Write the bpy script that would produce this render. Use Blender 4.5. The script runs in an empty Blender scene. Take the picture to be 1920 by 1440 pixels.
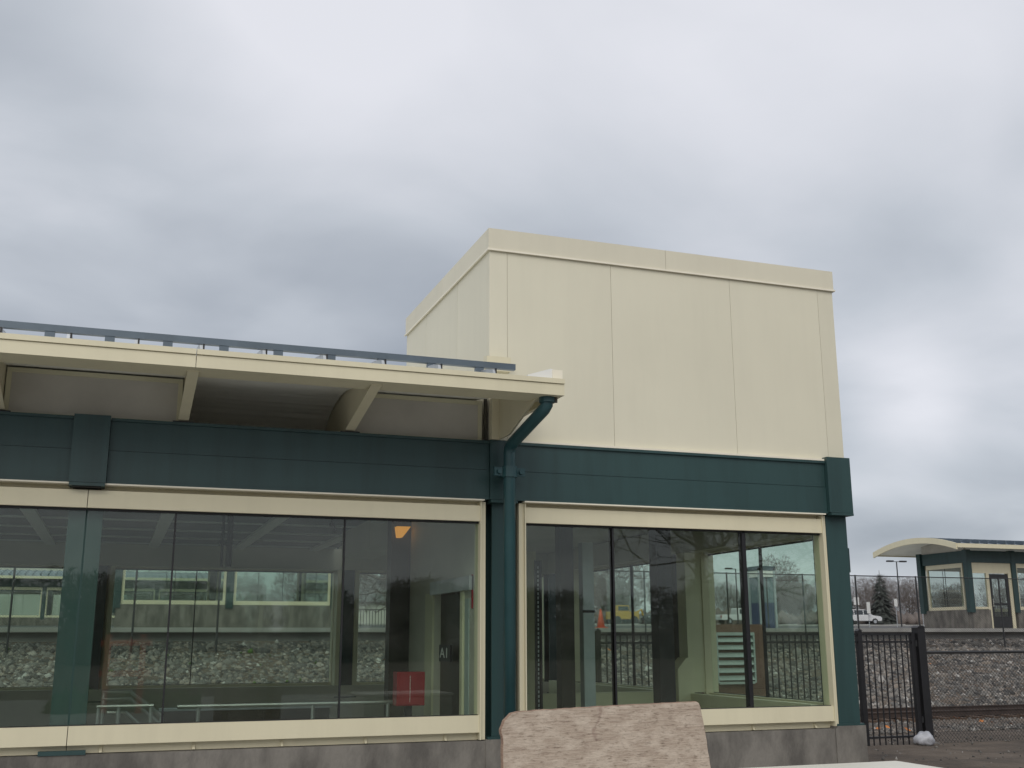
import bpy, bmesh, math, random
import numpy as np
from mathutils import Vector, Matrix
R_ = math.radians
rng = random.Random(7)
sc = bpy.context.scene
col = sc.collection

# ------------------------------------------------------------------ camera
cam_d = bpy.data.cameras.new('camera'); cam = bpy.data.objects.new('camera', cam_d); col.objects.link(cam)
sc.camera = cam
cam_d.sensor_width = 36.0; cam_d.lens = 36.0 * 2040 / 1920
cam_d.clip_start = 0.1; cam_d.clip_end = 4000
P_, Y_, RO = R_(13.2), R_(19.7), R_(0.15)
F = Vector((math.sin(Y_) * math.cos(P_), math.cos(Y_) * math.cos(P_), math.sin(P_)))
RI = Vector((math.cos(Y_), -math.sin(Y_), 0)); UP = RI.cross(F)
RI, UP = RI * math.cos(RO) - UP * math.sin(RO), RI * math.sin(RO) + UP * math.cos(RO)
m = Matrix((RI, UP, -F)).transposed().to_4x4(); m.translation = (0, 0, 1.6)
cam.matrix_world = m

# ------------------------------------------------------------------ world: overcast sky
SUN_EL, SUN_AZ = R_(40), R_(205)       # azimuth clockwise from +Y: behind the camera, to the left
w = bpy.data.worlds.new('World'); sc.world = w; w.use_nodes = True
nt = w.node_tree; nt.nodes.clear()
def N(t, **k):
    n = nt.nodes.new(t)
    for a, b in k.items(): setattr(n, a, b)
    return n
L = lambda a, b: nt.links.new(a, b)
def math_(op, a, b=None, clamp=False):
    n = N('ShaderNodeMath', operation=op); n.use_clamp = clamp
    for i, v in enumerate((a, b)):
        if v is None: continue
        if isinstance(v, (int, float)): n.inputs[i].default_value = v
        else: L(v, n.inputs[i])
    return n.outputs[0]
out = N('ShaderNodeOutputWorld'); bg = N('ShaderNodeBackground'); L(bg.outputs[0], out.inputs[0])
sky = N('ShaderNodeTexSky', sky_type='NISHITA'); sky.sun_disc = False
sky.sun_elevation = SUN_EL; sky.sun_rotation = SUN_AZ
skyg = N('ShaderNodeMix', data_type='RGBA', blend_type='MULTIPLY'); skyg.inputs[0].default_value = 1
L(sky.outputs[0], skyg.inputs[6]); skyg.inputs[7].default_value = (.09, .09, .09, 1)
tc = N('ShaderNodeTexCoord')
nrm = N('ShaderNodeVectorMath', operation='NORMALIZE'); L(tc.outputs['Generated'], nrm.inputs[0])
sep = N('ShaderNodeSeparateXYZ'); L(nrm.outputs[0], sep.inputs[0])
zz = math_('ADD', math_('MAXIMUM', sep.outputs[2], 0.0), 0.30)
cmb = N('ShaderNodeCombineXYZ'); L(math_('DIVIDE', sep.outputs[0], zz), cmb.inputs[0]); L(math_('DIVIDE', sep.outputs[1], zz), cmb.inputs[1])
mp = N('ShaderNodeMapping'); L(cmb.outputs[0], mp.inputs[0]); mp.inputs['Location'].default_value = (3.1, 1.7, 0); mp.inputs['Rotation'].default_value = (0, 0, R_(-20)); mp.inputs['Scale'].default_value = (1.0, 1.15, 1)
n1 = N('ShaderNodeTexNoise'); L(mp.outputs[0], n1.inputs['Vector']); n1.inputs['Scale'].default_value = 2.0; n1.inputs['Detail'].default_value = 6; n1.inputs['Roughness'].default_value = .44; n1.inputs['Distortion'].default_value = .25
n2 = N('ShaderNodeTexNoise'); L(mp.outputs[0], n2.inputs['Vector']); n2.inputs['Scale'].default_value = .9; n2.inputs['Detail'].default_value = 3; n2.inputs['Roughness'].default_value = .5
base = math_('ADD', math_('SUBTRACT', math_('MULTIPLY', n1.outputs[0], 1.05), .135), math_('MULTIPLY', n2.outputs[0], .17))   # ~0.45 mean
# broad cloud banks: direction, signed strength, angular size
BANKS = [((.13, .82, .56), .40, .17), ((.36, .74, .57), .16, .20), ((-.10, .86, .50), -.02, .10), ((.03, .93, .36), -.25, .15), ((-.06, .93, .33), -.15, .10), ((.20, .93, .27), -.12, .17), ((.05, .885, .47), .20, .13),
         ((.30, .87, .38), -.04, .14), ((.595, .745, .30), -.20, .085), ((.665, .70, .27), -.06, .08), ((.625, .75, .205), .36, .06), ((.66, .735, .18), .22, .06), ((.67, .73, .135), -.25, .085), ((.60, .79, .10), -.05, .12), ((.50, .70, .50), .16, .2), ((.68, .60, .42), .18, .16),
         ((-.75, .2, .6), .12, .5), ((.2, -.8, .55), .14, .6), ((.85, -.2, .5), .04, .5)]
tot = base
for d, a, s in BANKS:
    d = Vector(d).normalized()
    dv = N('ShaderNodeVectorMath', operation='DISTANCE'); L(nrm.outputs[0], dv.inputs[0]); dv.inputs[1].default_value = d
    wob = math_('ADD', math_('MULTIPLY', n1.outputs[0], s * 1.1), -s * .55)
    q = math_('DIVIDE', math_('ADD', dv.outputs['Value'], wob), s)
    e = math_('MULTIPLY', math_('POWER', 2.71828, math_('MULTIPLY', math_('MULTIPLY', q, q), -1.0)), a)
    tot = math_('ADD', tot, e)
rmp = N('ShaderNodeValToRGB'); L(tot, rmp.inputs[0])
cr = rmp.color_ramp; cr.elements[0].position = .14; cr.elements[0].color = (.345, .38, .435, 1); cr.elements[1].position = .80; cr.elements[1].color = (.82, .83, .885, 1)
e_ = cr.elements.new(.47); e_.color = (.565, .60, .655, 1)
mx = N('ShaderNodeMix', data_type='RGBA'); mx.inputs[0].default_value = .92
L(skyg.outputs[2], mx.inputs[6]); L(rmp.outputs[0], mx.inputs[7])
L(mx.outputs[2], bg.inputs[0]); bg.inputs[1].default_value = 1.0

sun_d = bpy.data.lights.new('sun', 'SUN'); sun = bpy.data.objects.new('sun', sun_d); col.objects.link(sun)
sun_d.energy = 1.5; sun_d.angle = R_(50); sun_d.color = (1, .95, .86)
sd = Vector((math.sin(SUN_AZ) * math.cos(SUN_EL), math.cos(SUN_AZ) * math.cos(SUN_EL), math.sin(SUN_EL)))
sun.rotation_euler = sd.to_track_quat('Z', 'Y').to_euler()
sc.view_settings.view_transform = 'Standard'; sc.view_settings.look = 'None'; sc.view_settings.gamma = 1
sc.view_settings.exposure = 0; sc.view_settings.use_curve_mapping = False
sc.render.engine = 'CYCLES'
sc.cycles.max_bounces = 10; sc.cycles.transparent_max_bounces = 48; sc.cycles.diffuse_bounces = 4; sc.cycles.glossy_bounces = 4
sc.cycles.use_denoising = True

# ------------------------------------------------------------------ materials
def mat(name, c, rough=.6, metal=0., var=.0, vscale=4., bump=0., bscale=40., c2=None, streak=None, spec=.5, detail=5, coord='Object', sharp=.17):
    M = bpy.data.materials.new(name); M.use_nodes = True; t = M.node_tree; b = t.nodes['Principled BSDF']
    b.inputs['Base Color'].default_value = (*c, 1); b.inputs['Roughness'].default_value = rough; b.inputs['Metallic'].default_value = metal
    b.inputs['Specular IOR Level'].default_value = spec
    if var or c2 or bump:
        tcn = t.nodes.new('ShaderNodeTexCoord'); mpn = t.nodes.new('ShaderNodeMapping')
        t.links.new(tcn.outputs[coord], mpn.inputs[0])
        if streak: mpn.inputs['Scale'].default_value = streak
        if var or c2:
            n = t.nodes.new('ShaderNodeTexNoise'); n.inputs['Scale'].default_value = vscale; n.inputs['Detail'].default_value = detail; n.inputs['Roughness'].default_value = .6
            t.links.new(mpn.outputs[0], n.inputs['Vector'])
            r = t.nodes.new('ShaderNodeValToRGB'); t.links.new(n.outputs[0], r.inputs[0])
            a = c2 or tuple(x * (1 - var) for x in c); bb = c if c2 else tuple(min(1, x * (1 + var)) for x in c)
            r.color_ramp.elements[0].position = .5 - sharp; r.color_ramp.elements[1].position = .5 + sharp
            r.color_ramp.elements[0].color = (*a, 1); r.color_ramp.elements[1].color = (*bb, 1)
            t.links.new(r.outputs[0], b.inputs['Base Color'])
        if bump:
            n = t.nodes.new('ShaderNodeTexNoise'); n.inputs['Scale'].default_value = bscale; n.inputs['Detail'].default_value = 4
            t.links.new(mpn.outputs[0], n.inputs['Vector'])
            bp = t.nodes.new('ShaderNodeBump'); bp.inputs['Strength'].default_value = bump; bp.inputs['Distance'].default_value = .02
            t.links.new(n.outputs[0], bp.inputs['Height']); t.links.new(bp.outputs[0], b.inputs['Normal'])
    return M

def mat_glass(name, tint, refl=1.0):
    M = bpy.data.materials.new(name); M.use_nodes = True; t = M.node_tree; t.nodes.clear()
    o = t.nodes.new('ShaderNodeOutputMaterial'); mixn = t.nodes.new('ShaderNodeMixShader')
    tr = t.nodes.new('ShaderNodeBsdfTransparent'); tr.inputs[0].default_value = (*tint, 1)
    g = t.nodes.new('ShaderNodeBsdfGlossy'); g.inputs['Roughness'].default_value = .012; g.inputs[0].default_value = (1, 1, 1, 1)
    lw = t.nodes.new('ShaderNodeLayerWeight'); lw.inputs[0].default_value = .5
    def mm(op, a, b):
        n = t.nodes.new('ShaderNodeMath'); n.operation = op; t.links.new(a, n.inputs[0]); n.inputs[1].default_value = b; return n.outputs[0]
    f = mm('ADD', mm('MULTIPLY', mm('POWER', lw.outputs['Facing'], 5.0), .80 * refl), .036 * refl)
    t.links.new(f, mixn.inputs[0]); t.links.new(tr.outputs[0], mixn.inputs[1]); t.links.new(g.outputs[0], mixn.inputs[2]); t.links.new(mixn.outputs[0], o.inputs[0])
    # dust film: a very thin uneven diffuse layer
    tcn = t.nodes.new('ShaderNodeTexCoord')
    df = t.nodes.new('ShaderNodeBsdfDiffuse'); df.inputs[0].default_value = (.55, .53, .49, 1)
    nd = t.nodes.new('ShaderNodeTexNoise'); nd.inputs['Scale'].default_value = 2.2; nd.inputs['Detail'].default_value = 8; nd.inputs['Roughness'].default_value = .65; t.links.new(tcn.outputs['Object'], nd.inputs['Vector'])
    dm = t.nodes.new('ShaderNodeMapRange'); dm.inputs[1].default_value = .35; dm.inputs[2].default_value = .75; dm.inputs[3].default_value = .002; dm.inputs[4].default_value = .022; t.links.new(nd.outputs[0], dm.inputs[0])
    m2 = t.nodes.new('ShaderNodeMixShader'); t.links.new(dm.outputs[0], m2.inputs[0]); t.links.new(mixn.outputs[0], m2.inputs[1]); t.links.new(df.outputs[0], m2.inputs[2]); t.links.new(m2.outputs[0], o.inputs[0])
    # faint waviness of real glazing
    n = t.nodes.new('ShaderNodeTexNoise'); n.inputs['Scale'].default_value = 1.1; t.links.new(tcn.outputs['Object'], n.inputs['Vector'])
    bp = t.nodes.new('ShaderNodeBump'); bp.inputs['Strength'].default_value = .035; bp.inputs['Distance'].default_value = .02; t.links.new(n.outputs[0], bp.inputs['Height']); t.links.new(bp.outputs[0], g.inputs['Normal'])
    return M

def mat_emit(name, c, s):
    M = bpy.data.materials.new(name); M.use_nodes = True; b = M.node_tree.nodes['Principled BSDF']
    b.inputs['Base Color'].default_value = (*c, 1); b.inputs['Emission Color'].default_value = (*c, 1); b.inputs['Emission Strength'].default_value = s
    return M

CREAM = (.71, .655, .475)
M = dict(
    cream=mat('cream_paint', CREAM, .45, var=.05, vscale=1.5, bump=.02, bscale=25),
    creamin=mat('cream_paint_inside', (.66, .63, .46), .6, var=.06, vscale=2),
    panel=mat('cream_cladding', (.74, .69, .545), .5, var=.035, vscale=.9, bump=.015, bscale=9, detail=8),
    parapet=mat('cream_parapet', (.74, .685, .54), .5, var=.03, vscale=1.2),
    trim=mat('pale_trim', (.82, .77, .64), .4, var=.03),
    green=mat('teal_steel', (.024, .068, .068), .42, var=.16, vscale=2.2, bump=.05, bscale=30),
    greenhi=mat('teal_pipe', (.022, .072, .080), .38, var=.12, vscale=3),
    conc=mat('concrete', (.215, .20, .178), .88, c2=(.11, .102, .092), vscale=1.7, bump=.35, bscale=22, streak=(2.2, 2.2, .9), detail=12, sharp=.12),
    concdk=mat('concrete_old', (.22, .205, .19), .9, c2=(.13, .12, .11), vscale=3, bump=.3, bscale=18),
    concplat=mat('platform_concrete', (.44, .435, .41), .9, c2=(.33, .325, .31), vscale=1.2),
    floor=mat('floor_concrete', (.33, .32, .275), .7, var=.15, vscale=1.5),
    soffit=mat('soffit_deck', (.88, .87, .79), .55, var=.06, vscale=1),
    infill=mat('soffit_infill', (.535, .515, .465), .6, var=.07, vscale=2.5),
    ceil=mat('ceiling_deck', (.12, .13, .15), .6, var=.1, vscale=1),
    batten=mat('ceiling_batten', (.66, .67, .67), .5, var=.05),
    wallin=mat('inner_wall', (.52, .50, .43), .6, var=.07, vscale=1.4),
    slate=mat('slate_metal', (.105, .135, .165), .4, .3, var=.1),
    galv=mat('galvanised', (.48, .50, .52), .4, .6, var=.12, vscale=5),
    roofm=mat('roof_metal', (.24, .28, .33), .4, .5, var=.08),
    white=mat('white_paint', (.75, .75, .73), .35, var=.03),
    black=mat('black_steel', (.012, .012, .014), .45, var=.2, vscale=6),
    dark=mat('dark_metal', (.025, .026, .028), .5, var=.2),
    brownst=mat('dark_brown_steel', (.05, .046, .036), .5, var=.2, vscale=3),
    seal=mat('black_sealant', (.01, .01, .012), .5),
    silver=mat('silver_post', (.42, .47, .49), .35, .35, var=.1, vscale=3),
    steel=mat('stainless', (.55, .56, .55), .3, .8, var=.08),
    red=mat('red_paint', (.30, .012, .018), .4, var=.12, vscale=5),
    orange=mat('orange_plastic', (.72, .10, .03), .5, var=.1),
    yellow=mat('yellow_paint', (.55, .34, .03), .5, var=.15),
    ply=None,
    plyedge=mat('plywood_edge', (.34, .24, .17), .9, c2=(.20, .12, .09), vscale=30, streak=(1, 1, 14)),
    wood=mat('raw_timber', (.30, .22, .14), .85, var=.25, vscale=6, streak=(1, 1, .15)),
    stone=None, ground=None,
    ballast=mat('ballast', (.20, .185, .17), .95, c2=(.10, .09, .085), vscale=9, bump=.8, bscale=14),
    track=mat('rail_steel', (.07, .05, .042), .6, .4, var=.2),
    sleeper=mat('sleeper_wood', (.10, .065, .045), .9, var=.25, vscale=5),
    asphalt=mat('asphalt', (.12, .12, .118), .95, var=.12, vscale=.3),
    grass=mat('grass_green', (.06, .10, .025), .95, var=.3, vscale=2),
    bark=mat('bark', (.085, .068, .056), .95, var=.2, vscale=3),
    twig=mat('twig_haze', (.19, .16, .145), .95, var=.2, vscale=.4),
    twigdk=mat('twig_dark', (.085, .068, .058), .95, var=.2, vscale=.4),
    needle=mat('needles', (.062, .072, .062), .9, var=.3, vscale=1.5),
    carw=mat('car_white', (.72, .73, .74), .25, var=.02),
    card=mat('car_dark', (.025, .03, .035), .25),
    glassdk=mat('car_glass', (.03, .04, .045), .08, spec=.8),
    tyre=mat('tyre', (.015, .015, .015), .9),
    blue=mat('kiosk_blue', (.025, .045, .12), .5, var=.1),
    bluegl=mat('kiosk_pane', (.16, .22, .25), .15, var=.12, vscale=2),
    brick=mat('brown_masonry', (.17, .10, .075), .9, var=.15, vscale=6, bump=.3),
    louver=mat('louver_metal', (.40, .47, .45), .5, var=.06),
    plastic=mat('white_plastic_bag', (.44, .45, .49), .4, var=.18, vscale=9, bump=.5, bscale=16),
    siding=mat('pale_siding', (.58, .57, .52), .7, var=.04),
    roofgrey=mat('shingle_grey', (.16, .165, .165), .9, var=.2, vscale=3),
    leaf=mat('fallen_leaf', (.45, .16, .04), .9, var=.3, vscale=9),
    lamp=mat_emit('amber_lamp', (1.0, .40, .06), .5),
    glass=mat_glass('window_glass', (.89, .948, .905), 1.0),
    glassfar=mat_glass('far_glass', (.89, .925, .905), 1.0),
    creamhi=mat('cream_cabinet', (.72, .69, .60), .4, var=.03, vscale=3, bump=.03),
)
def mat_ply():
    X = bpy.data.materials.new('weathered_plywood'); X.use_nodes = True; t = X.node_tree; b = t.nodes['Principled BSDF']; b.inputs['Roughness'].default_value = .9
    def n(ty, **k):
        q = t.nodes.new(ty)
        for a, v in k.items(): q.inputs[a].default_value = v
        return q
    tcn = n('ShaderNodeTexCoord'); lk = t.links.new
    mp1 = n('ShaderNodeMapping', Scale=(2.0, 1, 24)); lk(tcn.outputs['Object'], mp1.inputs[0])
    g = n('ShaderNodeTexNoise', Scale=6.0, Detail=12, Roughness=.80, Distortion=.35); lk(mp1.outputs[0], g.inputs['Vector'])
    r = t.nodes.new('ShaderNodeValToRGB'); lk(g.outputs[0], r.inputs[0])
    cr = r.color_ramp; cr.elements[0].position = .30; cr.elements[0].color = (.10, .066, .05, 1); cr.elements[1].position = .56; cr.elements[1].color = (.42, .35, .285, 1)
    e = cr.elements.new(.40); e.color = (.315, .25, .20, 1)
    # pale patches where the face veneer has bleached
    p = n('ShaderNodeTexNoise', Scale=9, Detail=9, Roughness=.72); mp2 = n('ShaderNodeMapping', Scale=(1, 1, 2.2)); lk(tcn.outputs['Object'], mp2.inputs[0]); lk(mp2.outputs[0], p.inputs['Vector'])
    pr = t.nodes.new('ShaderNodeValToRGB'); lk(p.outputs[0], pr.inputs[0]); pr.color_ramp.elements[0].position = .47; pr.color_ramp.elements[1].position = .60
    mx1 = t.nodes.new('ShaderNodeMix'); mx1.data_type = 'RGBA'; lk(pr.outputs[0], mx1.inputs[0]); lk(r.outputs[0], mx1.inputs[6]); mx1.inputs[7].default_value = (.53, .46, .385, 1)
    mxm = t.nodes.new('ShaderNodeMath'); mxm.operation = 'MULTIPLY'; lk(pr.outputs[0], mxm.inputs[0]); mxm.inputs[1].default_value = .7; lk(mxm.outputs[0], mx1.inputs[0])
    # one run-down drip stain
    sp = n('ShaderNodeSeparateXYZ'); lk(tcn.outputs['Object'], sp.inputs[0])
    wv = n('ShaderNodeTexNoise', Scale=9.0, Detail=3); lk(tcn.outputs['Object'], wv.inputs['Vector'])
    def mth(op, a, bb, cl=False):
        q = t.nodes.new('ShaderNodeMath'); q.operation = op; q.use_clamp = cl
        for i, v in enumerate((a, bb)):
            if isinstance(v, (int, float)): q.inputs[i].default_value = v
            else: lk(v, q.inputs[i])
        return q.outputs[0]
    xs = mth('ADD', mth('SUBTRACT', sp.outputs[0], -.065), mth('MULTIPLY', mth('SUBTRACT', wv.outputs[0], .5), .14))
    line = mth('SUBTRACT', 1.0, mth('DIVIDE', mth('ABSOLUTE', xs, 0), .010), True)
    zlo = mth('GREATER_THAN', sp.outputs[2], 1.22)
    ml = mth('MULTIPLY', mth('MULTIPLY', line, zlo), .65)
    mx2 = t.nodes.new('ShaderNodeMix'); mx2.data_type = 'RGBA'; lk(ml, mx2.inputs[0]); lk(mx1.outputs[2], mx2.inputs[6]); mx2.inputs[7].default_value = (.24, .17, .14, 1)
    lk(mx2.outputs[2], b.inputs['Base Color'])
    mp3 = n('ShaderNodeMapping', Scale=(14, 1, 70)); lk(tcn.outputs['Object'], mp3.inputs[0])
    fb = n('ShaderNodeTexNoise', Scale=2.0, Detail=5, Roughness=.7); lk(mp3.outputs[0], fb.inputs['Vector'])
    fr = t.nodes.new('ShaderNodeValToRGB'); lk(fb.outputs[0], fr.inputs[0]); fr.color_ramp.elements[0].position = .33; fr.color_ramp.elements[0].color = (.58, .54, .50, 1); fr.color_ramp.elements[1].position = .47; fr.color_ramp.elements[1].color = (1.22, 1.20, 1.18, 1)
    mx3 = t.nodes.new('ShaderNodeMix'); mx3.data_type = 'RGBA'; mx3.blend_type = 'MULTIPLY'; mx3.inputs[0].default_value = 1; lk(mx2.outputs[2], mx3.inputs[6]); lk(fr.outputs[0], mx3.inputs[7]); lk(mx3.outputs[2], b.inputs['Base Color'])
    bp = n('ShaderNodeBump', Strength=.8, Distance=.006); lk(g.outputs[0], bp.inputs['Height']); lk(bp.outputs[0], b.inputs['Normal'])
    return X
M['ply'] = mat_ply()
def mat_panel(name, c, dirt=.10):
    X = bpy.data.materials.new(name); X.use_nodes = True; t = X.node_tree; b = t.nodes['Principled BSDF']; b.inputs['Roughness'].default_value = .5; lk = t.links.new
    oi_ = t.nodes.new('ShaderNodeObjectInfo'); tcn = t.nodes.new('ShaderNodeTexCoord')
    def nz(sc_, mpscale, det, ro):
        mp_ = t.nodes.new('ShaderNodeMapping'); mp_.inputs['Scale'].default_value = mpscale; lk(tcn.outputs['Object'], mp_.inputs[0])
        q = t.nodes.new('ShaderNodeTexNoise'); q.inputs['Scale'].default_value = sc_; q.inputs['Detail'].default_value = det; q.inputs['Roughness'].default_value = ro; lk(mp_.outputs[0], q.inputs['Vector']); return q.outputs[0]
    def mr(v, a0, a1, b0, b1):
        q = t.nodes.new('ShaderNodeMapRange'); lk(v, q.inputs[0])
        for i, x in enumerate((a0, a1, b0, b1)): q.inputs[1 + i].default_value = x
        return q.outputs[0]
    def mul(a, bb):
        q = t.nodes.new('ShaderNodeMath'); q.operation = 'MULTIPLY'; lk(a, q.inputs[0]); lk(bb, q.inputs[1]); return q.outputs[0]
    k = mul(mr(oi_.outputs['Random'], 0, 1, .965, 1.02), mul(mr(nz(6, (1, 1, .10), 8, .6), .45, .75, 1.0, 1 - dirt), mr(nz(.8, (1, 1, 1), 6, .55), .3, .7, .965, 1.03)))
    v = t.nodes.new('ShaderNodeVectorMath'); v.operation = 'SCALE'; v.inputs[0].default_value = c; lk(k, v.inputs['Scale']); lk(v.outputs[0], b.inputs['Base Color'])
    bp = t.nodes.new('ShaderNodeBump'); bp.inputs['Strength'].default_value = .06; bp.inputs['Distance'].default_value = .03; lk(nz(1.3, (1, 1, 1), 3, .5), bp.inputs['Height']); lk(bp.outputs[0], b.inputs['Normal'])
    return X
M['panel'] = mat_panel('cream_cladding', (.70, .665, .53), .03); M['parapet'] = mat_panel('cream_parapet', (.69, .65, .52), .04); M['cream'] = mat_panel('cream_paint', CREAM, .06)
M['green'] = mat_panel('teal_steel', (.026, .063, .063), .30); M['green'].node_tree.nodes['Principled BSDF'].inputs['Roughness'].default_value = .42
M['core'] = mat('panel_joint', (.30, .275, .22), .8)
def mat_stone():
    X = bpy.data.materials.new('loose_stone'); X.use_nodes = True; t = X.node_tree; b = t.nodes['Principled BSDF']; b.inputs['Roughness'].default_value = .95
    at = t.nodes.new('ShaderNodeNewGeometry'); r = t.nodes.new('ShaderNodeValToRGB'); t.links.new(at.outputs['Random Per Island'], r.inputs[0])
    cr = r.color_ramp; cr.elements[0].color = (.042, .041, .041, 1); cr.elements[1].color = (.40, .39, .37, 1)
    for p, c in ((.25, (.085, .081, .077, 1)), (.5, (.135, .128, .119, 1)), (.75, (.19, .178, .163, 1)), (.93, (.24, .205, .175, 1))):
        e = cr.elements.new(p); e.color = c
    t.links.new(r.outputs[0], b.inputs['Base Color']); return X
M['stone'] = mat_stone()
def mat_ground():
    X = bpy.data.materials.new('bare_earth'); X.use_nodes = True; t = X.node_tree; b = t.nodes['Principled BSDF']; b.inputs['Roughness'].default_value = 1
    tcn = t.nodes.new('ShaderNodeTexCoord'); lk = t.links.new
    a = t.nodes.new('ShaderNodeTexNoise'); a.inputs['Scale'].default_value = .9; a.inputs['Detail'].default_value = 10; a.inputs['Roughness'].default_value = .7; lk(tcn.outputs['Object'], a.inputs['Vector'])
    r = t.nodes.new('ShaderNodeValToRGB'); lk(a.outputs[0], r.inputs[0]); cr = r.color_ramp
    cr.elements[0].position = .32; cr.elements[0].color = (.055, .042, .033, 1); cr.elements[1].position = .7; cr.elements[1].color = (.165, .13, .10, 1)
    e = cr.elements.new(.5); e.color = (.10, .077, .058, 1)
    lk(r.outputs[0], b.inputs['Base Color'])
    n = t.nodes.new('ShaderNodeTexNoise'); n.inputs['Scale'].default_value = 9; n.inputs['Detail'].default_value = 8; lk(tcn.outputs['Object'], n.inputs['Vector'])
    bp = t.nodes.new('ShaderNodeBump'); bp.inputs['Strength'].default_value = .8; bp.inputs['Distance'].default_value = .06; lk(n.outputs[0], bp.inputs['Height']); lk(bp.outputs[0], b.inputs['Normal'])
    return X
M['ground'] = mat_ground()

# ------------------------------------------------------------------ builders
def tag(o, label=None, cat=None, group=None, kind=None):
    if label: o['label'] = label
    if cat: o['category'] = cat
    if group: o['group'] = group
    if kind: o['kind'] = kind
    return o
def thing(name, label, cat, loc=(0, 0, 0), rz=0, group=None):
    o = bpy.data.objects.new(name, None); col.objects.link(o); o.location = loc; o.rotation_euler = (0, 0, rz)
    return tag(o, label, cat, group)
BOXF = ((0, 3, 2, 1), (4, 5, 6, 7), (0, 1, 5, 4), (1, 2, 6, 5), (2, 3, 7, 6), (3, 0, 4, 7))
class MB:
    def __init__(s, f=None): s.v = []; s.f = []; s.fn = f
    def add(s, vs, fs):
        b = len(s.v); s.v += [tuple(s.fn(*p)) if s.fn else tuple(p) for p in vs]; s.f += [tuple(i + b for i in q) for q in fs]; return s
    def box(s, x0, x1, y0, y1, z0, z1):
        return s.add([(x0, y0, z0), (x1, y0, z0), (x1, y1, z0), (x0, y1, z0), (x0, y0, z1), (x1, y0, z1), (x1, y1, z1), (x0, y1, z1)], BOXF)
    def cbox(s, x, y, z, sx, sy, sz): return s.box(x - sx / 2, x + sx / 2, y - sy / 2, y + sy / 2, z - sz / 2, z + sz / 2)
    def prism(s, pts, axis, a0, a1):
        """polygon pts in the plane normal to axis, extruded from a0 to a1"""
        def P(p, a): return {'x': (a, p[0], p[1]), 'y': (p[0], a, p[1]), 'z': (p[0], p[1], a)}[axis]
        n = len(pts)
        return s.add([P(p, a0) for p in pts] + [P(p, a1) for p in pts], [tuple(range(n))[::-1], tuple(range(n, 2 * n))] + [(i, (i + 1) % n, (i + 1) % n + n, i + n) for i in range(n)])
    def tube(s, pts, r, n=8, cap=True):
        pts = [Vector(p) for p in pts]; rs = r if isinstance(r, (list, tuple)) else [r] * len(pts)
        vs = []; fs = []; u = None
        for i, p in enumerate(pts):
            d = (pts[min(i + 1, len(pts) - 1)] - pts[max(i - 1, 0)]).normalized()
            if u is None: u = d.orthogonal().normalized()
            else:
                u = (u - d * u.dot(d)); u = u.normalized() if u.length > 1e-6 else d.orthogonal().normalized()
            v = d.cross(u)
            for k in range(n):
                a = 2 * math.pi * k / n; vs.append(tuple(p + (u * math.cos(a) + v * math.sin(a)) * rs[i]))
        for i in range(len(pts) - 1):
            for k in range(n): fs.append((i * n + k, i * n + (k + 1) % n, (i + 1) * n + (k + 1) % n, (i + 1) * n + k))
        if cap and n > 2: fs += [tuple(range(n))[::-1], tuple(range((len(pts) - 1) * n, len(pts) * n))]
        return s.add(vs, fs)
    def build(s, name, m, parent=None, smooth=False, bevel=0):
        me = bpy.data.meshes.new(name); me.from_pydata(s.v, [], s.f); me.update()
        bm = bmesh.new(); bm.from_mesh(me); bmesh.ops.recalc_face_normals(bm, faces=bm.faces); bm.to_mesh(me); bm.free()
        me.materials.append(M[m] if isinstance(m, str) else m)
        if smooth:
            for p in me.polygons: p.use_smooth = True
        o = bpy.data.objects.new(name, me); col.objects.link(o)
        if parent: o.parent = parent
        if bevel:
            bv = o.modifiers.new('bevel', 'BEVEL'); bv.width = bevel; bv.segments = 2; bv.limit_method = 'ANGLE'
        return o
def inst(name, src, parent=None, loc=(0, 0, 0), rz=0, s=1):
    o = bpy.data.objects.new(name, src.data); col.objects.link(o); o.location = loc; o.rotation_euler = (0, 0, rz)
    o.scale = (s, s, s) if isinstance(s, (int, float)) else s
    if parent: o.parent = parent
    return o
def copy_tree(o, parent=None):
    c = o.copy(); col.objects.link(c); c.parent = parent
    for ch in list(o.children): copy_tree(ch, c)
    return c
def mesh_np(name, V, Fc, m, parent=None, smooth=False):
    me = bpy.data.meshes.new(name); k = Fc.shape[1]
    me.vertices.add(len(V)); me.vertices.foreach_set('co', V.astype(np.float32).ravel())
    me.loops.add(Fc.size); me.loops.foreach_set('vertex_index', Fc.astype(np.int32).ravel())
    me.polygons.add(len(Fc)); me.polygons.foreach_set('loop_start', np.arange(0, Fc.size, k, dtype=np.int32)); me.polygons.foreach_set('loop_total', np.full(len(Fc), k, np.int32))
    me.update(calc_edges=True); me.validate(); me.materials.append(M[m])
    if smooth: me.polygons.foreach_set('use_smooth', np.ones(len(Fc), bool))
    o = bpy.data.objects.new(name, me); col.objects.link(o)
    if parent: o.parent = parent
    return o

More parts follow.
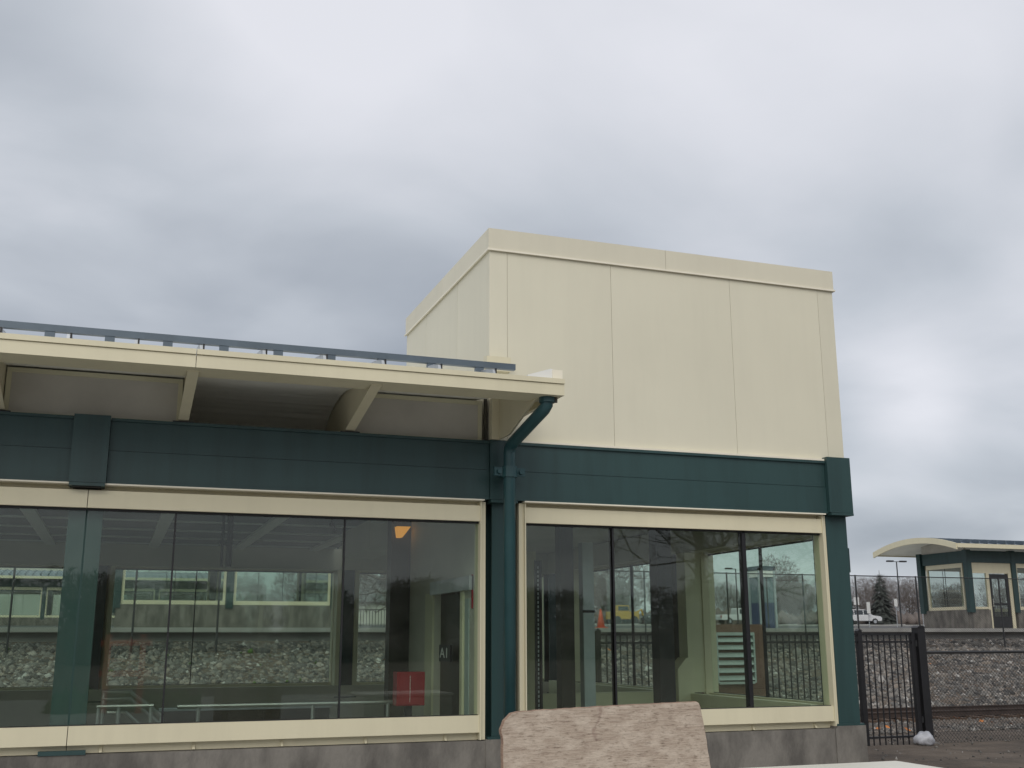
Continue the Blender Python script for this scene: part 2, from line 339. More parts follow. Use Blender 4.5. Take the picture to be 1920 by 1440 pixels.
# ------------------------------------------------------------------ ground, platform, far lot
ZP = [(-400, .4), (-60, .35), (-15, .10), (-12, -.03), (6, -.04), (9, -.05), (9.6, -.10), (14, -.20), (17, -.27), (20, -.40), (22, -.46), (27.2, -.46), (37.8, 1.56), (38.6, 1.56), (55, 1.60), (56, 2.0), (110, 3.12), (170, 4.1), (420, 6), (1600, 9)]
def gz(y):
    for (a, za), (b, zb) in zip(ZP, ZP[1:]):
        if y <= b: return za + (zb - za) * (y - a) / (b - a)
    return ZP[-1][1]
ys = sorted(set([y for y, _ in ZP] + list(np.linspace(-10, 40, 70))))
xs = [-1500, -400, -120, -50] + list(np.linspace(-20, 46, 67)) + [70, 120, 240, 500, 1500]
nr = np.random.RandomState(3)
V = np.array([(x, y, gz(y) + (nr.uniform(-.035, .035) if (-8 < y < 37 and -20 < x < 46 and not (9 < y < 19 and x < 8.2)) else 0)) for y in ys for x in xs])
nx = len(xs); Fg = np.array([(j * nx + i, j * nx + i + 1, (j + 1) * nx + i + 1, (j + 1) * nx + i) for j in range(len(ys) - 1) for i in range(nx - 1)])
tag(mesh_np('ground', V, Fg, 'ground', smooth=True), kind='structure', label='bare brown earth falling away to the railway and the stone bank')
pf = MB(); pf.box(-70, 90, 37.9, 55.5, 1.85, 2.0); pf.box(-70, 90, 38.35, 55.2, 1.45, 1.85)
pf = pf.build('platform', 'concplat'); tag(pf, kind='structure', label='pale concrete far platform with an overhanging edge')
lot = MB(); lot.add([(-200, 56.4, 2.02), (300, 56.4, 2.02), (300, 110, 3.14), (-200, 110, 3.14)], [(0, 1, 2, 3)]); lot.add([(-200, 110, 3.14), (300, 110, 3.14), (300, 122, 3.335), (-200, 122, 3.335)], [(0, 1, 2, 3)])
tag(lot.build('parking_lot', 'asphalt'), kind='structure', label='grey asphalt car park beyond the far platform')
pv = MB(); pv.box(-40, 6.9, -14, 9.2, -.3, .02)  # unseen ground, put in pale to bounce light up under the canopy
tag(pv.build('pavement', 'concplat'), kind='structure', label='pale concrete pavement before the station')
kb = MB()
for y, h in ((58, .12), (95, .15)): kb.box(-150, 200, y, y + .3, gz(y) - .1, gz(y) + h)
tag(kb.build('kerb', 'concplat'), kind='structure', label='pale kerbs of the car park')
ln = MB()
for i in range(30): x = -20 + 4.6 * i; ln.box(x, x + .12, 100, 106, gz(100) + .03, gz(106) + .045)
tag(ln.build('parking_lines', 'white'), kind='structure')

# loose stone on the bank and track ballast: nobody could count it
ICO_V = None
def stones(name, m, x0, x1, y0, y1, n, r0, r1, seed, zoff=0., label=None, ico=True):
    r = np.random.RandomState(seed)
    if ico:
        bm = bmesh.new(); bmesh.ops.create_icosphere(bm, subdivisions=1, radius=1); v0 = np.array([v.co[:] for v in bm.verts]); f0 = np.array([[v.index for v in f.verts] for f in bm.faces]); bm.free()
    else:
        v0 = np.array([(1, 0, 0), (0, 1, 0), (-1, 0, 0), (0, -1, 0), (0, 0, 1), (0, 0, -1.)]); f0 = np.array([(0, 1, 4), (1, 2, 4), (2, 3, 4), (3, 0, 4), (1, 0, 5), (2, 1, 5), (3, 2, 5), (0, 3, 5)])
    k = len(v0); X = r.uniform(x0, x1, n); Yv = r.uniform(y0, y1, n); Z = np.array([gz(y) for y in Yv]) + zoff
    rad = r0 + (r1 - r0) * r.uniform(0, 1, n) ** 2.2
    V = v0[None] * (1 + r.uniform(-.32, .32, (n, k, 1))) * (rad[:, None] * r.uniform(.6, 1.25, (n, 3)))[:, None, :]
    a = r.uniform(0, 6.28, n); c, s = np.cos(a), np.sin(a); t = r.uniform(-.6, .6, n); ct, st = np.cos(t), np.sin(t)
    x, y, z = V[..., 0], V[..., 1], V[..., 2]
    y, z = y * ct[:, None] - z * st[:, None], y * st[:, None] + z * ct[:, None]
    x, y = x * c[:, None] - y * s[:, None], x * s[:, None] + y * c[:, None]
    V = np.stack([x + X[:, None], y + Yv[:, None], z + Z[:, None]], -1).reshape(-1, 3)
    Fc = (f0[None] + (np.arange(n) * k)[:, None, None]).reshape(-1, 3)
    return tag(mesh_np(name, V, Fc, m), kind='stuff', label=label)
stones('bank_stones', 'stone', -6, 41, 27.0, 37.6, 70000, .03, .105, 11, -.02, 'loose grey and brown stone covering the railway bank')
stones('bank_boulders', 'stone', -6, 41, 27.2, 37.2, 900, .10, .21, 19, -.03, 'larger stones lying among the loose stone of the bank')
stones('track_ballast', 'stone', 10, 44, 20.5, 27.2, 17000, .022, .06, 12, .0, 'small grey ballast around the track beyond the gate', ico=False)
stones('ground_pebbles', 'stone', 7.8, 26, 12, 20.5, 1500, .012, .04, 13, .0, 'scattered pebbles on the bare earth by the gate', ico=False)
def leaves(name, n, x0, x1, y0, y1, seed, label):
    r = np.random.RandomState(seed); V = []; Fq = []
    for i in range(n):
        x, y = r.uniform(x0, x1), r.uniform(y0, y1); z = gz(y) + .10; s = r.uniform(.04, .10); a = r.uniform(0, 6.28); c, sn = math.cos(a) * s, math.sin(a) * s; b = len(V); t = r.uniform(.2, .8)
        V += [(x - c, y - sn, z), (x + sn * .7, y - c * .7, z + s * t), (x + c, y + sn, z + s * t * 1.3), (x - sn * .7, y + c * .7, z + .01)]; Fq.append((b, b + 1, b + 2, b + 3))
    return tag(mesh_np(name, np.array(V), np.array(Fq), 'leaf'), kind='stuff', label=label)
tag(stones('bank_weeds', 'grass', -4, 6, 29, 37, 34, .04, .12, 55, .06, ico=False), kind='stuff', label='green weeds growing between the stones of the bank')
leaves('fallen_leaves', 170, 8, 40, 19, 37, 5, 'orange fallen leaves scattered over the stones')

# ------------------------------------------------------------------ the station building
ST = thing('station_building', 'near cream and teal glazed station with a canopy and a tall box on its corner', 'station building')
XL = -8.02
VA = lambda y: 3.70 + .55 * (1 - ((y - 14.2) / 5.5) ** 2)      # underside of the curved roof
front = lambda a, d, z: (a, 10 + d, z)
rear = lambda a, d, z: (a, 18.5 - d, z)
right = lambda a, d, z: (7.48 - d, a, z)
left = lambda a, d, z: (XL + d, a, z)
def window(fn, a0, a1, joints, jl=True, jr=True, parent=ST, z0=0., inner='cream', glass='glass', mull=.014):
    Z = lambda z: z + z0
    W = MB(fn).box(a0, a1, .06, .13, Z(2.855), Z(2.898)).build('window', 'cream', parent)
    MB(fn).box(a0 - .02, a1 + .02, -.088, .13, Z(2.898), Z(2.911)).build('head_flashing', 'trim', W)
    MB(fn).box(a0, a1, .05, .14, Z(.695), Z(.765)).build('sub_sill', 'cream', W)
    a = a0 + .25; cl_ = None
    while a < a1:
        if cl_ is None: cl_ = MB(fn).prism([(.05, Z(.70)), (.012, Z(.70)), (.05, Z(.752))], 'x', a, a + .022).build('sill_clip', 'cream', W); aa = a
        else:
            d_ = Vector(fn(a, 0, 0)) - Vector(fn(aa, 0, 0)); inst('sill_clip', cl_, W, d_)
        a += .74
    MB(fn).box(a0, a1, -.03, .10, Z(2.705), Z(2.855)).build('head_rail', 'cream', W)
    MB(fn).box(a0, a1, -.03, .10, Z(.765), Z(.915)).build('sill_rail', 'cream', W)
    if jl: MB(fn).prism([(a0 - .055, -.012), (a0 - .006, -.012), (a0 - .006, -.045), (a0 + .006, -.045), (a0 + .006, .14), (a0 - .055, .14)], 'z', Z(.70), Z(2.895)).build('jamb', 'cream', W)
    if jr: MB(fn).prism([(a1 - .006, -.045), (a1 + .006, -.045), (a1 + .006, -.012), (a1 + .055, -.012), (a1 + .055, .14), (a1 - .006, .14)], 'z', Z(.70), Z(2.895)).build('jamb', 'cream', W)
    e = [a0] + list(joints) + [a1]
    for p, q in zip(e, e[1:]): MB(fn).box(p + .004, q - .004, .03, .042, Z(.905), Z(2.715)).build('glass_pane', glass, W)
    for j in joints: MB(fn).box(j - mull / 2, j + mull / 2, .018, .06, Z(.9), Z(2.72)).build('glazing_joint', 'seal', W)
    MB(fn).box(a0, a1, .012, .03, Z(2.685), Z(2.705)).build('gasket', 'seal', W); MB(fn).box(a0, a1, .012, .03, Z(.915), Z(.922)).build('gasket', 'seal', W)
    return W
window(front, -.287, 3.247, (.444, 1.945), jl=False)
window(front, -4.05, -.293, (-2.54, -1.04), jl=False, jr=False)
window(front, -7.85, -4.056, (-6.4, -5.2), jr=False)
WR = window(front, 3.70, 7.12, (4.657, 6.166), mull=.020)
for x in (4.657, 6.166): MB().box(x - (.010 if x < 5 else .022), x + (.010 if x < 5 else .022), 10.012, 10.09, .916, 2.704).build('mullion', 'seal', WR)
for a0, a1, j in ((-7.75, -4.25, (-6.0,)), (-4.05, -.45, (-2.3,)), (-.10, 3.42, (1.2,)), (3.78, 7.20, (5.5,))): window(rear, a0, a1, j)
for a0, a1, j in ((10.42, 13.02, (11.72,)), (13.76, 17.02, (15.35,))): window(right, a0, a1, j)
window(left, 10.5, 13.9, (12.2,)); window(left, 14.5, 18, (16.2,))

# concrete plinths with pedestals
def cb(x0, x1, y0, y1, z0=-.7, z1=.69): MB().box(x0, x1, y0, y1, z0, z1).build('concrete_base', 'conc', ST)
cb(XL, 7.108, 9.965, 10.28); cb(XL, 7.3, 18.2, 18.53); cb(7.2, 7.487, 10.33, 18.53); cb(XL, XL + .3, 10.28, 18.2)
MB().box(7.11, 7.487, 9.955, 10.33, -.7, .715).build('concrete_pedestal', 'conc', ST)
MB().box(3.30, 3.66, 9.952, 10.29, -.7, .700).build('concrete_pedestal', 'conc', ST)
MB().box(XL + .3, 7.2, 10.28, 18.2, -.12, 0.0).build('floor_slab', 'floor', ST)

# teal columns: wide-flange sections on base plates
def column(x0, x1, y0, y1, z1=2.95, plate=True, m='green', z0=.70):
    w_ = x1 - x0; xm = (x0 + x1) / 2
    b = MB().box(x0, x1, y0, y0 + .022, z0 + .02, z1).box(x0, x1, y1 - .022, y1, z0 + .02, z1).box(xm - .012, xm + .012, y0 + .022, y1 - .022, z0 + .02, z1)
    c = b.build('column', m, ST)
    if plate: MB().box(x0 - .05, x1 + .05, y0 - .04, y1 + .02, z0, z0 + .02).build('base_plate', m, c)
    return c
for x in (-.30, -4.06): column(x - .14, x + .14, 10.13, 10.38, z0=.69)
column(3.37, 3.60, 10.0, 10.25)
MB().box(7.19, 7.455, 10.0, 10.26, .735, 2.95).build('column', 'green', ST)
MB().box(7.12, 7.478, 9.965, 10.30, .716, .735).build('base_plate', 'green', ST)
for x in (-.28, 3.60, -4.1): column(x - .13, x + .13, 18.12, 18.36, z0=.69)
column(7.16, 7.42, 18.1, 18.36, z0=.69); MB().box(7.16, 7.42, 13.28, 13.52, .70, 2.95).build('column', 'brownst', ST); MB().box(7.16, 7.42, 17.2, 17.5, .70, 2.95).build('column', 'brownst', ST)
MB().box(XL + .05, XL + .3, 10.05, 10.3, .7, 2.95).build('column', 'green', ST); MB().box(XL + .05, XL + .3, 14.1, 14.35, .7, 2.95).build('column', 'green', ST)
MB().box(-.50, -.14, 9.955, 10.01, .691, .725).build('base_plate', 'green', ST)

# ring of beams: a plate web with slightly proud flanges
def beam(fn, a0, a1, seg=True):
    b = MB(fn).box(a0, a1, -.045, .12, 3.205, 3.462).box(a0, a1, -.053, .12, 2.935, 3.198).box(a0, a1, -.068, .15, 3.462, 3.488).box(a0, a1, -.066, .15, 2.914, 2.935)
    b.box(a0, a1, -.040, .1, 3.198, 3.205)
    return b.build('beam', 'green', ST)
for a0, a1 in ((XL, -.455), (-.152, 3.325), (3.615, 7.185)): beam(front, a0, a1)
beam(rear, XL, 7.48); beam(right, 10.20, 18.40); beam(left, 10.2, 18.4)
def cap(x0, x1, z0, z1, y0=9.88, y1=10.14):
    c = MB().box(x0, x1, y0, y1, z0 + .03, z1).box(x0 + .006, x1 - .006, y0 - .012, y1, z0, z0 + .026).build('beam_end_box', 'green', ST)
    return c
cap(-.452, -.155, 2.88, 3.497); cap(3.328, 3.612, 2.885, 3.497, 9.925); cap(7.188, 7.486, 2.895, 3.53, 9.90, 10.198)
MB().box(-.42, -.19, 9.90, 10.1, 2.872, 2.880).build('cap_underside', 'seal', ST)  # black sheet laid under the beam end box as its dark underside

# the tall clad box over the lobby
BX0, BX1, BY0, BY1, BZ0, BZ1 = 3.335, 7.478, 9.985, 13.40, 3.49, 5.48
g = .0035
e = [BX0, 3.526, 4.69, 6.13, 7.275, BX1]
for p, q in zip(e, e[1:]): MB().box(p + (g / 2 if p > BX0 else 0), q - (g / 2 if q < BX1 else 0), BY0, BY0 + .05, BZ0 + .02, BZ1 + .02).build('cladding_panel', 'panel', ST)
e = [BY0 + .051, 11.11, 12.43, BY1 - .051]
for p, q in zip(e, e[1:]): MB().box(BX0, BX0 + .05, p + g, q - g, BZ0 + .02, BZ1 + .02).build('cladding_panel', 'panel', ST); MB().box(BX1 - .05, BX1, p + g, q - g, BZ0 + .02, BZ1 + .02).build('cladding_panel', 'panel', ST)
e = [BX0, 4.69, 6.13, BX1]
for p, q in zip(e, e[1:]): MB().box(p + .003, q - .003, BY1 - .05, BY1, BZ0 + .02, BZ1 + .02).build('cladding_panel', 'panel', ST)
MB().box(BX0 + .052, BX1 - .052, BY0 + .052, BY1 - .052, BZ0, BZ1 + .1).build('box_core', 'core', ST)
po = .014
def para(x0, x1, y0, y1): MB().box(x0, x1, y0, y1, BZ1, 5.712).build('parapet_panel', 'parapet', ST)
para(BX0 - po, 5.342, BY0 - po, BY0 + .06); para(5.346, BX1 + po, BY0 - po, BY0 + .06)
para(BX0 - po, BX0 + .06, BY0 + .061, 11.688); para(BX0 - po, BX0 + .06, 11.694, BY1 + po); para(BX1 - .06, BX1 + po, BY0 + .061, BY1 + po); para(BX0 + .061, BX1 - .061, BY1 - .06, BY1 + po)
lip = MB(); k = po + .014
lip.box(BX0 - k, BX1 + k, BY0 - k, BY0 - po + .002, BZ1 - .008, BZ1 + .010); lip.box(BX0 - k, BX0 - po + .002, BY0 - po + .002, BY1 + k, BZ1 - .008, BZ1 + .010); lip.box(BX1 + po - .002, BX1 + k, BY0 - po + .002, BY1 + k, BZ1 - .008, BZ1 + .010)
lip.build('drip_edge', 'trim', ST)
MB().box(BX0 + .06, BX1 - .06, BY0 + .06, BY1 - .06, 5.60, 5.65).build('box_roof', 'roofm', ST)
MB().box(3.612, 7.186, BY0 - .045, BY0 + .03, BZ0 + .001, BZ0 + .022).build('base_trim', 'trim', ST)

# curved canopy roof
YF, YB, XR = 8.75, 19.65, 3.60
NY = 22; yy = [YF + (YB - YF) * i / NY for i in range(NY + 1)]
def vault(x0, x1, ylist, t0, t1):
    V = []; Fq = []
    for y in ylist: V += [(x0, y, VA(y) + t0), (x1, y, VA(y) + t0), (x1, y, VA(y) + t1), (x0, y, VA(y) + t1)]
    for i in range(len(ylist) - 1):
        b = 4 * i; Fq += [(b, b + 1, b + 5, b + 4), (b + 3, b + 7, b + 6, b + 2), (b, b + 4, b + 7, b + 3), (b + 1, b + 2, b + 6, b + 5)]
    n = 4 * (len(ylist) - 1); Fq += [(0, 3, 2, 1), (n, n + 1, n + 2, n + 3)]
    return MB().add(V, Fq)
vault(-9.2, BX0 - .05, yy, 0, .06).build('roof_deck', 'soffit', ST)
vault(BX0 - .05, XR, [y for y in yy if y < 9.8] + [9.93], 0, .06).build('roof_deck', 'soffit', ST)
# corrugation of the soffit: shallow ribs along the building
cg = MB(); y = 9.15
while y < 14.2:
    cg.box(-9.1, BX0 - .06, y, y + .045, VA(y + .02) - .016, VA(y + .02) + .01); y += .115
cg.build('deck_corrugation', 'soffit', ST)['kind'] = 'stuff'
for x0, x1 in ((-9.2, -5.1), (-5.094, -1.05), (-1.044, .457), (.463, XR + .02)):
    f_ = MB().box(x0, x1, 8.725, 8.775, 3.706, 3.806).box(x0, x1, 8.712, 8.80, 3.812, 3.855).box(x0, x1, 8.735, 8.775, 3.806, 3.812).build('fascia', 'cream', ST)
MB().box(-9.2, XR + .018, 8.7755, 8.80, 3.723, 3.811).build('fascia_backing', 'cream', ST)
MB().box(-9.2, XR + .02, 8.776, 9.06, 3.708, 3.722).build('eave_soffit', 'cream', ST)
MB().box(XR - .02, XR + .02, 8.80, 9.93, 3.712, 3.80).build('fascia', 'cream', ST)
MB().box(-9.2, BX0, 19.62, 19.67, 3.70, 3.87).build('fascia', 'cream', ST)
MB().prism([(8.74, 3.70)] + [(y, VA(y) + .10) for y in yy] + [(19.66, 3.70)] + [(y, VA(y) - .08) for y in yy[::-1][1:-1]], 'x', -9.24, -9.2).build('fascia', 'cream', ST)
# bracket ribs under the eave
def rib(x, w=.02):
    lo = [(8.86, 3.712), (10.06, 3.50), (11.2, 3.51), (12.0, 3.72), (12.84, 3.99)]
    up = [(y, VA(y) - .002) for y in (12.84, 12.2, 11.5, 10.8, 10.1, 9.5, 9.0)]
    r = MB().prism(lo + up, 'x', x - w / 2, x + w / 2)
    r.add([(x - .045, 8.86, 3.702), (x + .045, 8.86, 3.702), (x + .045, 10.0, 3.501), (x - .045, 10.0, 3.501), (x - .045, 8.86, 3.712), (x + .045, 8.86, 3.712), (x + .045, 10.0, 3.511), (x - .045, 10.0, 3.511)], BOXF)
    o = r.build('bracket_rib', 'cream', ST)
    MB().box(x - .09, x + .09, 9.94, 10.12, 3.488, 3.4995).build('bearing_plate', 'seal', o)
for x in (-7.05, -5.55, -4.05, -2.55, -1.05, .45, 1.95): rib(x)
MB().prism([(8.86, 3.712), (9.62, 3.50), (9.98, 3.50), (9.98, VA(9.98) - .002), (9.4, VA(9.4) - .002)], 'x', 3.41, 3.43).build('bracket_rib', 'cream', ST)
MB().box(3.335, 3.408, 9.90, 9.978, 3.50, VA(9.9) - .003).build('corner_post', 'cream', ST)
# infill panels between the ribs (one bay is still open)
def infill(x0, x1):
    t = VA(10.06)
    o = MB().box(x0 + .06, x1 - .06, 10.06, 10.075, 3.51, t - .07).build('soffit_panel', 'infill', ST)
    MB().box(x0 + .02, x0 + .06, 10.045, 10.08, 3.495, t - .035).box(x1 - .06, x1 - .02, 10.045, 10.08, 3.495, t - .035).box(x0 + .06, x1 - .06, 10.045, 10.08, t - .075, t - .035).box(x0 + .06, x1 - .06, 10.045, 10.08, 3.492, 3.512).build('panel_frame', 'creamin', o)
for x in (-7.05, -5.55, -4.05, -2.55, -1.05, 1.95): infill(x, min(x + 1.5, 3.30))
ap = [(9.25, 3.795), (9.55, 3.86), (9.8, 3.90), (10.1, 3.925), (10.4, 3.93), (10.65, 3.91), (10.9, 3.86), (11.1, 3.78), (11.25, 3.67), (11.33, 3.55), (11.36, 3.3)]
dn = []
for (a_, b_), (c_, d_) in zip(ap, ap[1:]):
    n_ = max(1, round(math.hypot(c_ - a_, d_ - b_) / .055))
    dn += [(a_ + (c_ - a_) * i / n_, b_ + (d_ - b_) * i / n_) for i in range(n_)]
V = []; Fq = []
for i, (y, z) in enumerate(dn):
    o_ = -.011 if (i // 1) % 2 else 0.0
    V += [(.472, y, z + o_), (1.928, y, z + o_)]
Fq = [(2 * i, 2 * i + 1, 2 * i + 3, 2 * i + 2) for i in range(len(dn) - 1)]
MB().add(V, Fq).build('ribbed_soffit', 'soffit', ST)
MB().box(3.295, 3.318, 9.99, 10.04, 3.5, 3.93).build('dark_seal_strip', 'brownst', ST)
# snow rail on clamps and standing seams on top of the roof
rail = MB().box(-9.0, 3.325, 9.185, 9.235, 4.024, 4.080).build('snow_rail', 'slate', ST)
x = -.66 - 18 * .455
while x < 3.3:
    MB().box(x - .038, x + .038, 9.19, 9.24, 3.87, 4.023).build('rail_clamp', 'slate', rail); x += .455
sm = [8.84, 8.86, 9.0, 9.2, 9.5, 9.9, 10.6, 12, 13.5, 15.5, 17.5, 19.5]
x = -.5 - 17 * .5
while x < 3.2:
    h = [.10, .135, .145, .14, .12, .10, .08] + [.07] * 5
    V = []; Fq = []
    for y, hh in zip(sm, h): V += [(x - .012, y, VA(y) + .05), (x + .012, y, VA(y) + .05), (x + .012, y, VA(y) + .06 + hh), (x - .012, y, VA(y) + .06 + hh)]
    for i in range(len(sm) - 1):
        b = 4 * i; Fq += [(b, b + 1, b + 5, b + 4), (b + 3, b + 7, b + 6, b + 2), (b, b + 4, b + 7, b + 3), (b + 1, b + 2, b + 6, b + 5)]
    Fq += [(0, 3, 2, 1)]
    s_ = MB().add(V, Fq).build('roof_seam', 'galv', ST)
    MB().box(x + .012, x + .026, 8.85, 8.90, VA(8.86) + .05, VA(8.86) + .205).build('seam_clip', 'black', s_); x += .5
MB().prism([(3.30, 3.856), (3.62, 3.856), (3.62, 3.945), (3.52, 3.962), (3.30, 3.89)], 'y', 8.80, 8.94).build('end_flashing', 'white', ST)
MB().box(3.535, 3.628, 8.785, 8.80, 3.856, 3.952).build('end_flashing', 'trim', ST)
MB().prism([(9.86, 4.18), (9.969, 4.18), (9.969, 4.345), (9.86, 4.325)], 'x', 3.27, 3.52).build('corner_flashing', 'cream', ST)

# downspout
dp = MB().tube([(3.505, 8.86, 3.735), (3.505, 8.87, 3.64), (3.49, 8.90, 3.605), (3.45, 9.62, 3.42), (3.445, 9.685, 3.385), (3.445, 9.70, 3.33), (3.445, 9.70, .66)], .058, 14).build('downspout', 'greenhi', ST, smooth=True)
MB().tube([(3.505, 8.86, 3.712), (3.505, 8.86, 3.66)], .072, 14).build('outlet_collar', 'greenhi', dp)
pc = MB().tube([(3.445, 9.70, 3.205), (3.445, 9.70, 3.10)], .076, 14)
pc.box(3.29, 3.60, 9.685, 9.715, 3.112, 3.193)
for x in (3.335, 3.555): pc.tube([(x, 9.655, 3.152), (x, 9.735, 3.152)], .024, 6)
pc.box(3.42, 3.47, 9.71, 9.93, 3.13, 3.175)
pc.build('pipe_clamp', 'greenhi', dp)
MB().tube([(3.575, 8.83, 3.706), (3.575, 8.83, 3.66)], .018, 6).build('conduit_stub', 'brownst', ST)
MB().box(7.487, 7.515, 10.06, 10.16, 2.30, 2.56).build('junction_box', 'green', ST)

# ---- inside
ZC = 3.06
MB().box(XL + .15, 3.34, 10.15, 18.36, ZC, ZC + .04).build('ceiling_deck', 'ceil', ST)
MB().box(XL + .15, 3.33, 10.16, 18.35, ZC + .041, ZC + .06).build('light_bounce_sheet', 'white', ST)  # unseen white sheet added over the ceiling to bounce light onto the soffit
MB().box(3.47, 7.3, 10.15, 18.36, ZC + .02, ZC + .06).build('lobby_ceiling', 'wallin', ST)
for y in (10.7, 11.9, 13.1, 14.3, 15.5, 16.7, 17.75): MB().box(XL + .2, 3.33, y, y + .03, ZC - .02, ZC).build('ceiling_batten', 'batten', ST)
for x in (-6.4, -4.95, -3.6, -2.3, -1.0, .50, 1.80, 3.0): MB().box(x - .075, x + .075, 10.2, 18.3, ZC - .045, ZC - .005).build('ceiling_beam', 'batten', ST)
MB().box(XL + .3, 7.16, 18.05, 18.30, 2.72, ZC - .002).build('rear_header', 'wallin', ST)
MB().box(XL + .3, 7.16, 18.10, 18.199, 0, .88).build('rear_wall', 'wallin', ST)
MB().box(7.10, 7.199, 10.35, 18.0, 0, .91).build('side_wall', 'creamin', ST); MB().box(7.10, 7.30, 10.35, 18.0, 2.72, ZC).build('side_header', 'wallin', ST)
MB().box(XL + .35, 3.2, 10.29, 10.36, 0, .70).build('front_wall', 'wallin', ST)
MB().box(3.47, 7.10, 13.24, 13.40, 0, .93).build('cross_wall', 'creamin', ST)
for y0, y1 in ((13.03, 13.26), (13.54, 13.75), (17.03, 17.19)): MB().box(7.10, 7.36, y0, y1, .92, 2.72).build('jamb_casing', 'creamin', ST)
MB().prism([(6.93, 0), (7.16, 0), (7.16, 1.36), (7.06, 1.36), (6.93, 1.22)], 'y', 13.0, 13.24).build('concrete_pier', 'creamin', ST)
for x0, x1 in ((3.42, 3.49), (3.71, 3.78), (-.10, -.04), (-.52, -.45)): MB().box(x0, x1, 18.08, 18.34, .88, 2.72).build('jamb_casing', 'creamin', ST)
# partition with the lift doorway
LW = MB().box(3.345, 3.465, 10.27, 10.87, 0, ZC).box(3.345, 3.465, 11.92, 13.36, 0, ZC).box(3.345, 3.465, 10.87, 11.92, 2.09, ZC).build('lift_wall', 'wallin', ST)
MB().box(3.42, 3.46, 10.87, 11.92, 0, 2.09).build('lift_door', 'brownst', LW)
MB().box(3.32, 3.345, 10.79, 10.87, 0, 2.10).box(3.32, 3.345, 11.92, 12.22, 0, 2.10).build('door_jamb', 'creamin', LW)
MB().box(3.30, 3.345, 10.50, 11.96, 2.08, 2.22).build('door_lintel', 'galv', LW)
MB().box(3.33, 3.344, 10.50, 10.53, 1.9, 2.23).build('red_strip', 'red', LW)
MB().box(3.335, 3.344, 10.62, 10.75, .0, 2.0).build('glazed_strip', 'louver', LW)
MB().box(3.10, 3.345, 13.02, 13.22, 0, ZC).build('column', 'brownst', ST)
MB().box(2.92, 3.34, 13.4, 15.2, 2.70, ZC).build('bulkhead', 'wallin', ST)
# lobby posts
MB().box(5.17, 5.31, 11.98, 12.10, .0, 2.72).build('guide_post', 'silver', ST)
MB().box(5.16, 5.32, 11.97, 11.98, 1.90, 1.93).build('post_clip', 'seal', ST)
MB().box(4.96, 5.13, 12.16, 12.32, .0, 3.0).build('lobby_post', 'brownst', ST)
MB().box(6.16, 6.36, 12.0, 12.2, .0, 3.05).build('lobby_post', 'dark', ST)
so = MB().box(4.58, 4.60, 12.0, 12.04, 0, 2.5).box(4.64, 4.66, 12.0, 12.04, 0, 2.5).box(4.60, 4.64, 12.025, 12.04, 0, 2.5).build('slotted_channel', 'dark', ST)
h_ = MB()
for i in range(44): h_.box(4.613, 4.627, 12.021, 12.025, .25 + i * .05, .28 + i * .05)
h_.build('channel_slots', 'galv', so)
MB().box(4.98, 5.13, 13.42, 13.6, .93, 2.72).build('jamb_casing', 'creamin', ST)
MB().box(4.96, 4.98, 13.40, 13.6, .93, 2.72).build('edge_strip', 'seal', ST)
for x, r_ in ((1.11, .018), (1.19, .036)): MB().tube([(x, 13.0, ZC), (x, 13.0, 2.42)], r_, 7).build('conduit', 'black', ST)
MB().box(1.07, 1.20, 12.97, 13.03, 2.66, 2.71).build('conduit_clamp', 'black', ST)
for x, y in ((2.62, 14.2), (2.42, 13.3)): MB().tube([(x, y, ZC), (x, y, ZC - .07)], .008, 5).tube([(x, y, ZC - .07), (x, y, ZC - .11)], .03, 7).build('sprinkler_head', 'black', ST)
MB().prism([(3.13, 2.93), (3.30, 2.93), (3.20, 2.80), (3.15, 2.80)], 'y', 12.86, 12.99).build('wall_lamp', 'lamp', ST)

# ---- things standing inside
sg = MB().box(3.322, 3.342, 11.22, 11.63, 1.37, 1.545).build('room_sign', 'black'); tag(sg, 'small square black wall sign reading A1 beside the lift door', 'sign')
fc = bpy.data.curves.new('lettering', 'FONT'); fc.body = 'A1'; fc.size = .15; fc.align_x = 'CENTER'; fc.align_y = 'CENTER'; fc.extrude = .001; fc.materials.append(M['white'])
fo = bpy.data.objects.new('lettering_curve', fc); col.objects.link(fo); bpy.context.view_layer.update()
me = bpy.data.meshes.new_from_object(fo.evaluated_get(bpy.context.evaluated_depsgraph_get())); bpy.data.objects.remove(fo); me.materials.clear(); me.materials.append(M['white'])
fo = bpy.data.objects.new('lettering', me); col.objects.link(fo); fo.parent = sg; fo.location = (3.318, 11.425, 1.455); fo.rotation_euler = (R_(90), 0, R_(-90)); fo.scale = (1.9, 1, 1)
rc = thing('red_cabinet', 'red metal cabinet on a thin stand before the lift door, behind the glass', 'cabinet', (2.96, 11.5, 0))
MB().box(-.15, .15, -.09, .09, .93, 1.27).build('case', 'red', rc, bevel=.006)
MB().box(-.135, .075, -.10, -.09, .945, 1.255).build('door', 'red', rc)
tx = MB()
for i in range(17): hh = rng.uniform(.006, .012); tx.box(-.016, -.016 + rng.uniform(.006, .011), -.1025, -.10, .97 + i * .0158, .97 + i * .0158 + hh)
tx.build('white_lettering', 'white', rc)
MB().box(-.04, .04, .0, .04, .02, .93).build('stand_post', 'dark', rc); MB().box(-.15, .15, -.12, .12, 0, .02).build('stand_foot', 'dark', rc)
def handrail(label, segs, posts, lower=True):
    t = thing('handrail', label, 'handrail', group='handrails around the stair opening')
    for s_ in segs: MB().tube(s_, .022, 8).build('rail', 'steel', t)
    for x, y, z in posts: MB().tube([(x, y, 0), (x, y, z)], .02, 8).build('post', 'steel', t)
    return t
